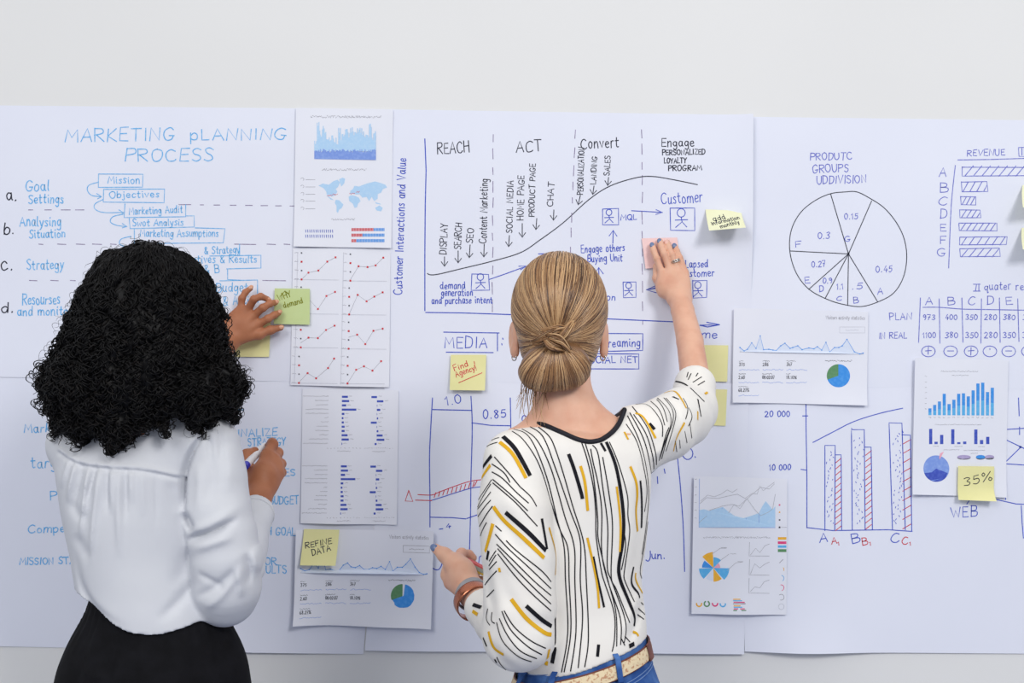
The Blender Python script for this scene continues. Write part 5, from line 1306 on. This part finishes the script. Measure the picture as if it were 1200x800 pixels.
pad_block('note_layer', -.0045, .0019, M_pad[1], padr)['label'] = 'grey green layer of notes'
pad_block('note_layer', -.0085, -.0048, M_pad[2], padr, -.002)['label'] = 'yellow layer of notes'
# ------------------------------------------------------------------ woman with the curly black hair
M_skinA = material('skin_brown', (172, 112, 80), 0.5, 0.3, noise=(20, (154, 94, 64), 0.42, 0.72), bump=(420, .12, .0006), sss=.1)
M_hairA = [material('hair_black_%d' % i, c, .5, .2) for i, c in enumerate(((7, 6, 8), (11, 10, 11), (20, 16, 15)))]
M_blouseA = material('white_viscose', (208, 210, 215), 0.75, 0.15, noise=(12, (204, 206, 212), .35, .65), bump=(300, .06, .0005))
M_trousers = material('black_crepe', (14, 14, 17), 0.85, 0.12, noise=(30, (20, 20, 24), .35, .65), bump=(400, .2, .0006))
M_cap = material('marker_blue', (48, 52, 176), .35, .5, noise=(40, (56, 60, 186), .3, .7))
M_barrel = material('marker_white', (232, 232, 236), .4, .5, noise=(40, (226, 226, 230), .3, .7))
M_nailA = material('bare_nail', (206, 150, 120), 0.3, 0.5, noise=(40, (212, 158, 128), .3, .7))
M_flat = material('black_flat_shoe', (24, 24, 26), .5, .4, noise=(40, (32, 32, 34), .3, .7))

HA = P(166, 378, .455)
f = Field()
RA, LcA = add_head(f, HA, np.array((.42, .9, -.05)), np.array((.0, .04, 1)))
add_ear(f, LcA(-.076, -.004, -.02), -1, RA); add_ear(f, LcA(.076, -.004, -.02), 1, RA)
f.chain([LcA(0, -.02, -.05), P(166, 455, .485), P(168, 500, .50)], [.047, .045, .047], .03)
f.cap(P(166, 492, .505), P(240, 518, .50), .04, .036, .04); f.cap(P(166, 492, .505), P(98, 512, .49), .04, .036, .04)
za = lambda py, d=.5: P(600, py, d)[2]
xa = lambda px, d=.5: P(px, 400, d)[0]
f.loft([(za(r[0]), xa(r[1]), -r[3], r[2], r[4]) for r in ((515, 165, .10, .50, .05), (560, 160, .106, .50, .07), (640, 166, .096, .49, .07), (700, 174, .09, .49, .07), (760, 178, .108, .49, .085), (820, 178, .12, .49, .09))], .04)
# far arm reaches across to the wall
sh = P(96, 512, .48); el = P(188, 470, .235)
f.chain([sh, el], [.042, .036], .02)
wa_ = P(262, 404, .056)
f.chain([el, P(228, 436, .14), wa_], [.036, .031, .0235], .02)
f.cap(wa_, P(272, 396, .044), .0235, .022, .015)
knA = [(P(303, 379.5, .036), .0098), (P(297, 370, .038), .0100), (P(290, 363.5, .036), .0096), (P(282.5, 361, .032), .0088)]
for q, (kp, r) in enumerate(knA): f.cap(P(270 - q * 2.5, 400 - q * 5.5, .044), kp, .0145, r, .009)
f.ell(P(281, 384, .038), (.025, .0145, .026), .014)
finger(f, [knA[0][0], P(314, 373.2, .040), P(321.5, 368.8, .032), P(326.5, 366.5, .0225)], .0084, .0064, .0025)
finger(f, [knA[1][0], P(308, 360.5, .046), P(316.5, 355.5, .038), P(322.5, 354.3, .0255)], .0086, .0065, .0025)
finger(f, [knA[2][0], P(297.5, 350.5, .046), P(305.5, 347.2, .042), P(313.5, 350.5, .030)], .0084, .0063, .0025)
finger(f, [knA[3][0], P(283.5, 349.5, .032), P(287.5, 342.5, .027), P(293.5, 337.8, .022)], .0078, .0058, .0025)
finger(f, [P(284, 396, .040), P(304, 391.5, .036), P(317, 386.6, .031), P(329, 383.8, .025)], .0115, .0066, .006)
# near arm: elbow down, forearm up, hand holding the marker
f.chain([P(250, 518, .50), P(262, 694, .515)], [.042, .038], .02)
f.chain([P(263, 696, .51), P(287, 640, .395), P(300.5, 598, .295), P(302, 588, .275)], [.038, .031, .0235, .0225], .02)
wr_ = P(301.5, 588, .272)
knr = [(P(312.5, 533, .205), .0122), (P(320.5, 538, .196), .0122), (P(325, 546.5, .198), .012), (P(326, 556.5, .208), .0112)]
for q, (kp, r) in enumerate(knr): f.cap(wr_ + np.array((-.008 + .004 * q, 0, .004)), kp, .0175, r, .014)
f.ell(P(308, 560, .238), (.0245, .022, .03), .018)
finger(f, [knr[0][0], P(319.5, 520.5, .175), P(319, 518.5, .148), P(313, 524, .128)], .0112, .0078)
finger(f, [knr[1][0], P(325.5, 530.5, .16), P(320, 531, .138), P(311, 534, .132)], .0112, .008)
finger(f, [knr[2][0], P(329, 543.5, .165), P(322, 542, .142), P(312, 543, .14)], .0108, .008)
finger(f, [knr[3][0], P(329.5, 553.5, .178), P(322, 552, .156), P(313, 551, .156)], .0100, .0076)
finger(f, [P(297, 566, .245), P(288, 546, .212), P(289, 533.5, .188), P(298.5, 528.2, .170)], .0142, .0084, .01)
hxA = xa(180)
for sgn in (-1, 1):
    f.chain([np.array((hxA + sgn * .055, -.49, .90)), np.array((hxA + sgn * .085, -.48, .5)), np.array((hxA + sgn * .09, -.50, .09)), np.array((hxA + sgn * .095, -.43, .03))], [.065, .048, .036, .028], .03)
bodyA, av, aq = solid('person', f, (-.95, -.70, 0.0), (-.28, .0, 1.68), .0024, M_skinA, origin=(hxA, -.48, 0.0))
tag(bodyA, 'person with big curly black hair in a white blouse, holding a blue ended marker', 'person')
for sx in (-1, 1): small_ell('eye', LcA(sx * .031, .076, -.006), (.012, .012, .012), np.eye(3), M_eye, bodyA)
for (a_, b_) in ((P(326.5, 366.5, .0225), P(321.5, 368.8, .032)), (P(322.5, 354.3, .0255), P(316.5, 355.5, .038)), (P(313.5, 350.5, .030), P(305.5, 347.2, .042)), (P(293.5, 337.8, .022), P(287.5, 342.5, .027)), (P(329, 383.8, .025), P(317, 386.6, .031))):
    t = a_ - b_; t /= np.linalg.norm(t); n_ = np.array((0, -1, .1)); n_ -= t * (n_ @ t); n_ /= np.linalg.norm(n_)
    small_ell('fingernail', a_ + n_ * .0048 + t * .001, (.0046, .0026, .006), np.array([np.cross(t, n_), n_, t]), M_nailA, bodyA)

# blouse with a gathered yoke and full sleeves
g = Field()
rowsA = ((492, 168, .075, .50, .045), (506, 166, .125, .50, .062), (525, 160, .134, .50, .075), (555, 156, .128, .50, .088), (600, 158, .122, .495, .097), (650, 164, .117, .49, .1), (690, 170, .118, .49, .102), (715, 177, .1225, .49, .108), (735, 180, .122, .49, .11), (760, 181, .116, .49, .104))
g.loft([(za(r[0]), xa(r[1]), -r[3], r[2], r[4]) for r in rowsA], .03)
g.cap(P(185, 508, .505), P(246, 518, .505), .045, .046, .03); g.cap(P(150, 506, .50), P(92, 518, .485), .042, .042, .03)
g.chain([P(90, 520, .48), P(150, 490, .34), P(190, 468, .235)], [.048, .052, .046], .015); g.chain([P(190, 468, .235), P(222, 442, .155)], [.042, .034], .015)
g.chain([P(249, 522, .507), P(251, 560, .515), P(253, 600, .525), P(258, 625, .53)], [.046, .053, .0585, .0565], .006)
g.chain([P(262, 628, .525), P(264, 655, .53), P(264, 684, .525), P(263, 697, .515)], [.056, .0605, .058, .052], .012)
g.chain([P(265, 690, .515), P(279, 660, .445), P(288, 636, .387), P(294, 618, .345)], [.051, .047, .040, .0345], .02)
g.chain([P(294, 618, .345), P(299.5, 601, .302)], [.0345, .0345], .004)
g.cap(P(297.2, 608.5, .321), P(307.2, 577, .243), .0272, .0272, .003, 's')
nA = P(168, 480, .495)
def neckA(p):
    x, y = (p[:, 0] - nA[0]) / .052, (p[:, 1] - nA[1]) / .052
    return np.maximum((np.sqrt(x * x + y * y) - 1) * .052, np.maximum(p[:, 2] - za(440), za(500) - p[:, 2]))
g.add(neckA, nA, .2, .003, 's')
hx = np.array([xa(q, .59) for q in (60, 84, 96, 112, 132, 152, 172, 190, 212, 236, 262, 300)]); hz = np.array([za(q, .59) for q in (700, 704, 712, 722, 732, 739, 742, 742, 738, 732, 724, 716)])
fn1 = g.items[0]; g.items[0] = (lambda p: np.maximum(fn1[0](p), (np.interp(p[:, 0], hx, hz) - p[:, 2]) * .9),) + fn1[1:]
gath = []
for k, (x, ln, a_) in enumerate(((82, 40, .003), (92, 52, .0045), (101, 60, -.0035), (110, 95, .0045), (118, 50, -.004), (124, 120, .0045), (131, 60, -.0035), (138, 60, .0035), (146, 110, .004), (153, 70, -.003), (160, 45, .0025), (172, 60, .002), (186, 70, -.002))):
    y0 = np.interp(x, (66, 100, 140, 170, 212), (530, 540, 543, 545, 556)); sl = (128 - x) * .0 + (-14 if x < 130 else 2)
    gath.append(([(x, y0 - 2), (x + sl * .35, y0 + ln * .4), (x + sl, y0 + ln)], a_ * 1.15, .0042 + .0008 * (k % 3)))
fA = gath + [([(64, 527), (80, 534), (100, 540), (130, 543), (165, 545), (190, 550), (214, 558)], .0024, .0035), ([(64, 532), (80, 539), (100, 545), (130, 548), (165, 550), (190, 555), (214, 562)], -.003, .003),
     ([(246, 498), (232, 515), (221, 535), (214, 560), (215, 590), (219, 606)], -.0095, .0048), ([(240, 497), (226, 515), (216, 535)], .002, .004),
     ([(215, 598), (222, 612), (228, 622)], -.011, .008), ([(216, 636), (232, 628), (252, 621), (266, 614), (282, 606)], -.0115, .006), ([(220, 622), (240, 616), (262, 606), (284, 590)], .005, .009), ([(222, 645), (245, 636), (266, 629), (280, 625)], .005, .008),
     ([(226, 700), (248, 690), (272, 672), (290, 650)], -.004, .007), ([(240, 712), (262, 696), (284, 668)], .0035, .007), ([(232, 668), (252, 676), (270, 690)], -.003, .006), ([(290, 688), (292, 665), (288, 645)], -.005, .005), ([(284, 700), (285, 680), (279, 655)], .004, .006), ([(296, 640), (300, 655), (302, 675)], .003, .005),
     ([(262, 520), (268, 545), (268, 580)], .003, .009), ([(246, 530), (250, 560), (246, 590)], -.003, .008), ([(232, 540), (236, 570), (234, 600)], .003, .008), ([(236, 505), (244, 520), (246, 545)], -.0035, .005), ([(252, 500), (256, 520), (258, 545)], -.003, .005),
     ([(88, 640), (94, 680), (108, 702), (130, 718), (164, 734)], -.0055, .008), ([(226, 676), (212, 702), (190, 724)], -.0055, .009), ([(90, 622), (100, 640), (114, 655)], -.003, .012), ([(80, 585), (95, 600), (112, 606)], -.003, .010),
     ([(200, 560), (205, 580), (212, 600)], -.003, .01), ([(222, 640), (214, 665), (206, 690)], -.004, .012)]
fA = [(q, a_ * 1.25, w_) for q, a_, w_ in fA]
g.disp(folds(fA, .56, -.42, .03)); g.disp(ripple(.0013, 26, 24, 20, 1.1))
blouseA, bv_, bq_ = solid('blouse', g, (-.90, -.70, 1.0), (-.33, -.12, 1.50), .0028, M_blouseA, parent=bodyA)
torus('collar_band', P(168, 482, .50), (0, .25, 1), .058, (.005, .015), M_blouseA, blouseA, 44, 10)
cuff = torus('cuff_band', P(299.2, 602, .3045), P(299.5, 601, .302) - P(294, 618, .345), .0345, (.0018, .0022), M_blouseA, blouseA, 36, 8)

# trousers and shoes
j = Field()
j.loft([(za(r[0], .5), xa(r[1], .5), -r[3], r[2], r[4]) for r in ((684, 176, .098, .49, .088), (704, 178, .106, .49, .093), (720, 179, .116, .49, .098), (750, 179, .142, .49, .118), (780, 179, .158, .495, .132), (830, 179, .17, .50, .14), (900, 179, .175, .50, .135), (960, 179, .168, .49, .12))], .02)
for sgn in (-1, 1): j.chain([np.array((hxA + sgn * .085, -.49, .80)), np.array((hxA + sgn * .092, -.48, .45)), np.array((hxA + sgn * .096, -.50, .06))], [.1, .088, .084], .03)
j.cut(lambda p: .035 - p[:, 2])
fT = [([(112, 730), (100, 770), (96, 830)], .004, .007), ([(138, 745), (128, 780), (122, 830)], -.004, .007), ([(165, 755), (160, 800)], .003, .007), ([(92, 735), (84, 770)], -.003, .006), ([(205, 752), (212, 800)], .003, .008), ([(240, 748), (252, 800)], -.003, .008), ([(72, 780), (100, 792), (130, 796)], .003, .004)]
j.disp(folds(fT, .62, -.42, .03)); j.disp(lambda p: .0016 * np.sin(np.arctan2(p[:, 1] + .49, p[:, 0] - hxA) * 40) * np.exp(-((p[:, 2] - za(722)) / .03) ** 2))
solid('trousers', j, (-.98, -.72, .0), (-.28, -.25, 1.12), .005, M_trousers, parent=bodyA)
for sgn in (-1, 1): shoe('shoe', (hxA + sgn * .1, -.31, 0), (hxA + sgn * .09, -.55, 0), M_flat, bodyA)

# hair: a dark mass under thousands of ringlets
h_ = Field()
s5 = .001449
hr = ((286, 176, 10, .02), (292, 172, 38, .05), (302, 172, 52, .07), (322, 174, 68, .095), (345, 174, 79, .112), (370, 171, 87, .124), (400, 166, 96, .132), (430, 161, 102, .136), (455, 161, 104, .135), (470, 161, 101, .126), (480, 162, 96, .115), (490, 164, 84, .10))
h_.loft([(za(a_), xa(b_), -.495, (c_ - 5) * s5, d_) for a_, b_, c_, d_ in hr], .01)
for x, y, r, d in ((116, 490, .036, .545), (138, 495, .030, .57), (98, 480, .03, .54), (78, 458, .032, .52), (248, 466, .034, .53), (228, 462, .03, .56), (254, 446, .035, .52)): h_.ell(P(x, y, d), (r, r, r), .03)
h_.ell(LcA(0, .16, -.03), (.075, .11, .12), .02, 's', R=RA)
h_.disp(lambda p: .006 * np.sin(p[:, 0] * 75 + 1.3 * np.sin(p[:, 2] * 40)) * np.sin(p[:, 2] * 62 + p[:, 1] * 50))
h_.disp(lambda p: .0045 * np.sin(p[:, 0] * 150 + 2 * np.sin(p[:, 2] * 60)) * np.sin(p[:, 2] * 120 + 2 * np.sin(p[:, 1] * 80)))
hairA, hv, hq = solid('hair', h_, (-.92, -.72, 1.30), (-.40, -.25, 1.72), .0045, M_hairA[0], parent=bodyA)
cen = hv[hq].mean(1)
N = 3600; Mn = 46
sel = cen[RNG.integers(0, len(cen), N)]
part_ = P(176, 293, .50)
def ringlets(start, ln, lift0, lift1, crad, pitch, rad, name, parent=hairA, gravity=1.0, outw=.25, seed=0):
    N = len(start); M = Mn; p = start.copy(); n0 = h_.grad(p)
    path = np.zeros((N, M, 3)); nrm = np.zeros((N, M, 3))
    ds = ln / M; lift = np.linspace(0, 1, M)
    for k in range(M):
        gr = h_.grad(p) if k % 3 == 0 else gr
        want = lift0 + (lift1 - lift0) * lift[k]
        p = p - gr * (np.clip(h_(p) - want, -.01, .01) * .5)[:, None]
        path[:, k] = p; nrm[:, k] = gr
        away = p - part_; away[:, 2] *= .2; away /= np.linalg.norm(away, axis=1, keepdims=True) + 1e-9
        dr = np.array((0, 0, -1.0)) * gravity + away * outw
        dr = dr - gr * (dr * gr).sum(1, keepdims=True) * .85; dr /= np.linalg.norm(dr, axis=1, keepdims=True) + 1e-9
        p = p + dr * ds[:, None]
    t = np.gradient(path, axis=1); t /= np.linalg.norm(t, axis=2, keepdims=True) + 1e-9
    b = np.cross(t, nrm); b /= np.linalg.norm(b, axis=2, keepdims=True) + 1e-9; n2 = np.cross(b, t)
    s_ = np.arange(M)[None] * ds[:, None]
    ph = RNG.uniform(0, 6.28, (N, 1)) + RNG.choice((-1, 1), (N, 1)) * s_ / pitch[:, None] * 6.283
    grow = np.minimum(1, np.linspace(0, 1, M) * 4)[None]
    path = path + (crad[:, None] * grow)[..., None] * (np.cos(ph)[..., None] * n2 * .9 + np.sin(ph)[..., None] * b)
    rr = rad * np.r_[np.linspace(.6, 1, 5), np.ones(M - 12), np.linspace(1, .35, 7)]
    return strands(name, path, rr, M_hairA, parent, 4, midx=RNG.choice(3, N, p=[.55, .33, .12]))
crown = sel[:, 2] > P(0, 318, .5)[2]
wav = np.where(crown, .35, 1.0)
ringlets(sel, RNG.uniform(.05, .10, N), RNG.uniform(-.003, .003, N), RNG.uniform(0, .007, N), RNG.uniform(.0030, .0068, N) * wav, RNG.uniform(.016, .028, N), .00105, 'ringlets')
# looser curls hanging at the lower edge and flying off the sides
low = cen[(cen[:, 2] < P(0, 462, .5)[2]) | (np.abs(cen[:, 0] - xa(163)) > .125)]
n_ = 720; sel2 = low[RNG.integers(0, len(low), n_)]
Mn = 40
ringlets(sel2, RNG.uniform(.035, .075, n_), RNG.uniform(0, .004, n_), RNG.uniform(.004, .02, n_), RNG.uniform(.004, .0095, n_), RNG.uniform(.018, .03, n_), .0009, 'loose_curls', outw=.5)
n_ = 260; edge = cen[(np.abs(cen[:, 1] + .495) < .07)]; sel3 = edge[RNG.integers(0, len(edge), n_)]
ringlets(sel3, RNG.uniform(.03, .07, n_), RNG.uniform(0, .004, n_), RNG.uniform(.006, .022, n_), RNG.uniform(.003, .009, n_), RNG.uniform(.02, .04, n_), .00032, 'stray_hairs', gravity=.6, outw=.9)
# hair drawn from the parting on the crown
Mn = 44; n_ = 700
top_ = hv[(hv[:, 2] > P(0, 312, .5)[2])]; sel4 = top_[RNG.integers(0, len(top_), n_)]
ringlets(sel4, RNG.uniform(.05, .09, n_), RNG.uniform(.001, .003, n_), RNG.uniform(.002, .008, n_), RNG.uniform(.0008, .003, n_), RNG.uniform(.02, .04, n_), .0009, 'crown_locks', gravity=.5, outw=1.2)

# marker in her hand
ma, mb = P(286.5, 547, .242), P(317, 514, .085); mt = (mb - ma); ml = np.linalg.norm(mt); mt /= ml
def lathe(name, prof, mat, parent=None, origin=None, n=24):
    u = np.cross(mt, (0.2, .3, .9)); u /= np.linalg.norm(u); w = np.cross(mt, u); V, F = [], []
    for s_, r in prof:
        for k in range(n): a = 2 * math.pi * k / n; V.append(ma + mt * s_ + r * (math.cos(a) * u + math.sin(a) * w))
    for i in range(len(prof) - 1):
        for k in range(n): F.append((i * n + k, i * n + (k + 1) % n, (i + 1) * n + (k + 1) % n, (i + 1) * n + k))
    F.append(tuple(range(n))[::-1]); F.append(tuple((len(prof) - 1) * n + k for k in range(n)))
    return make(name, V, F, mat, parent=parent, origin=origin, smooth=False)
mk = tag(lathe('marker_pen', [(.0125, .0062), (.013, .0078), (.105, .0078), (.112, .0064), (.124, .0058), (.132, .003)], M_barrel, origin=tuple(ma)), 'white marker pen with a blue end held in the hand beside the white sleeve', 'marker pen')
lathe('end_plug', [(0, .0062), (.001, .0074), (.0125, .0079), (.0128, .0062)], M_cap, mk); lathe('writing_tip', [(.132, .0024), (.138, .0018), (.1395, .0008)], M_cap, mk)
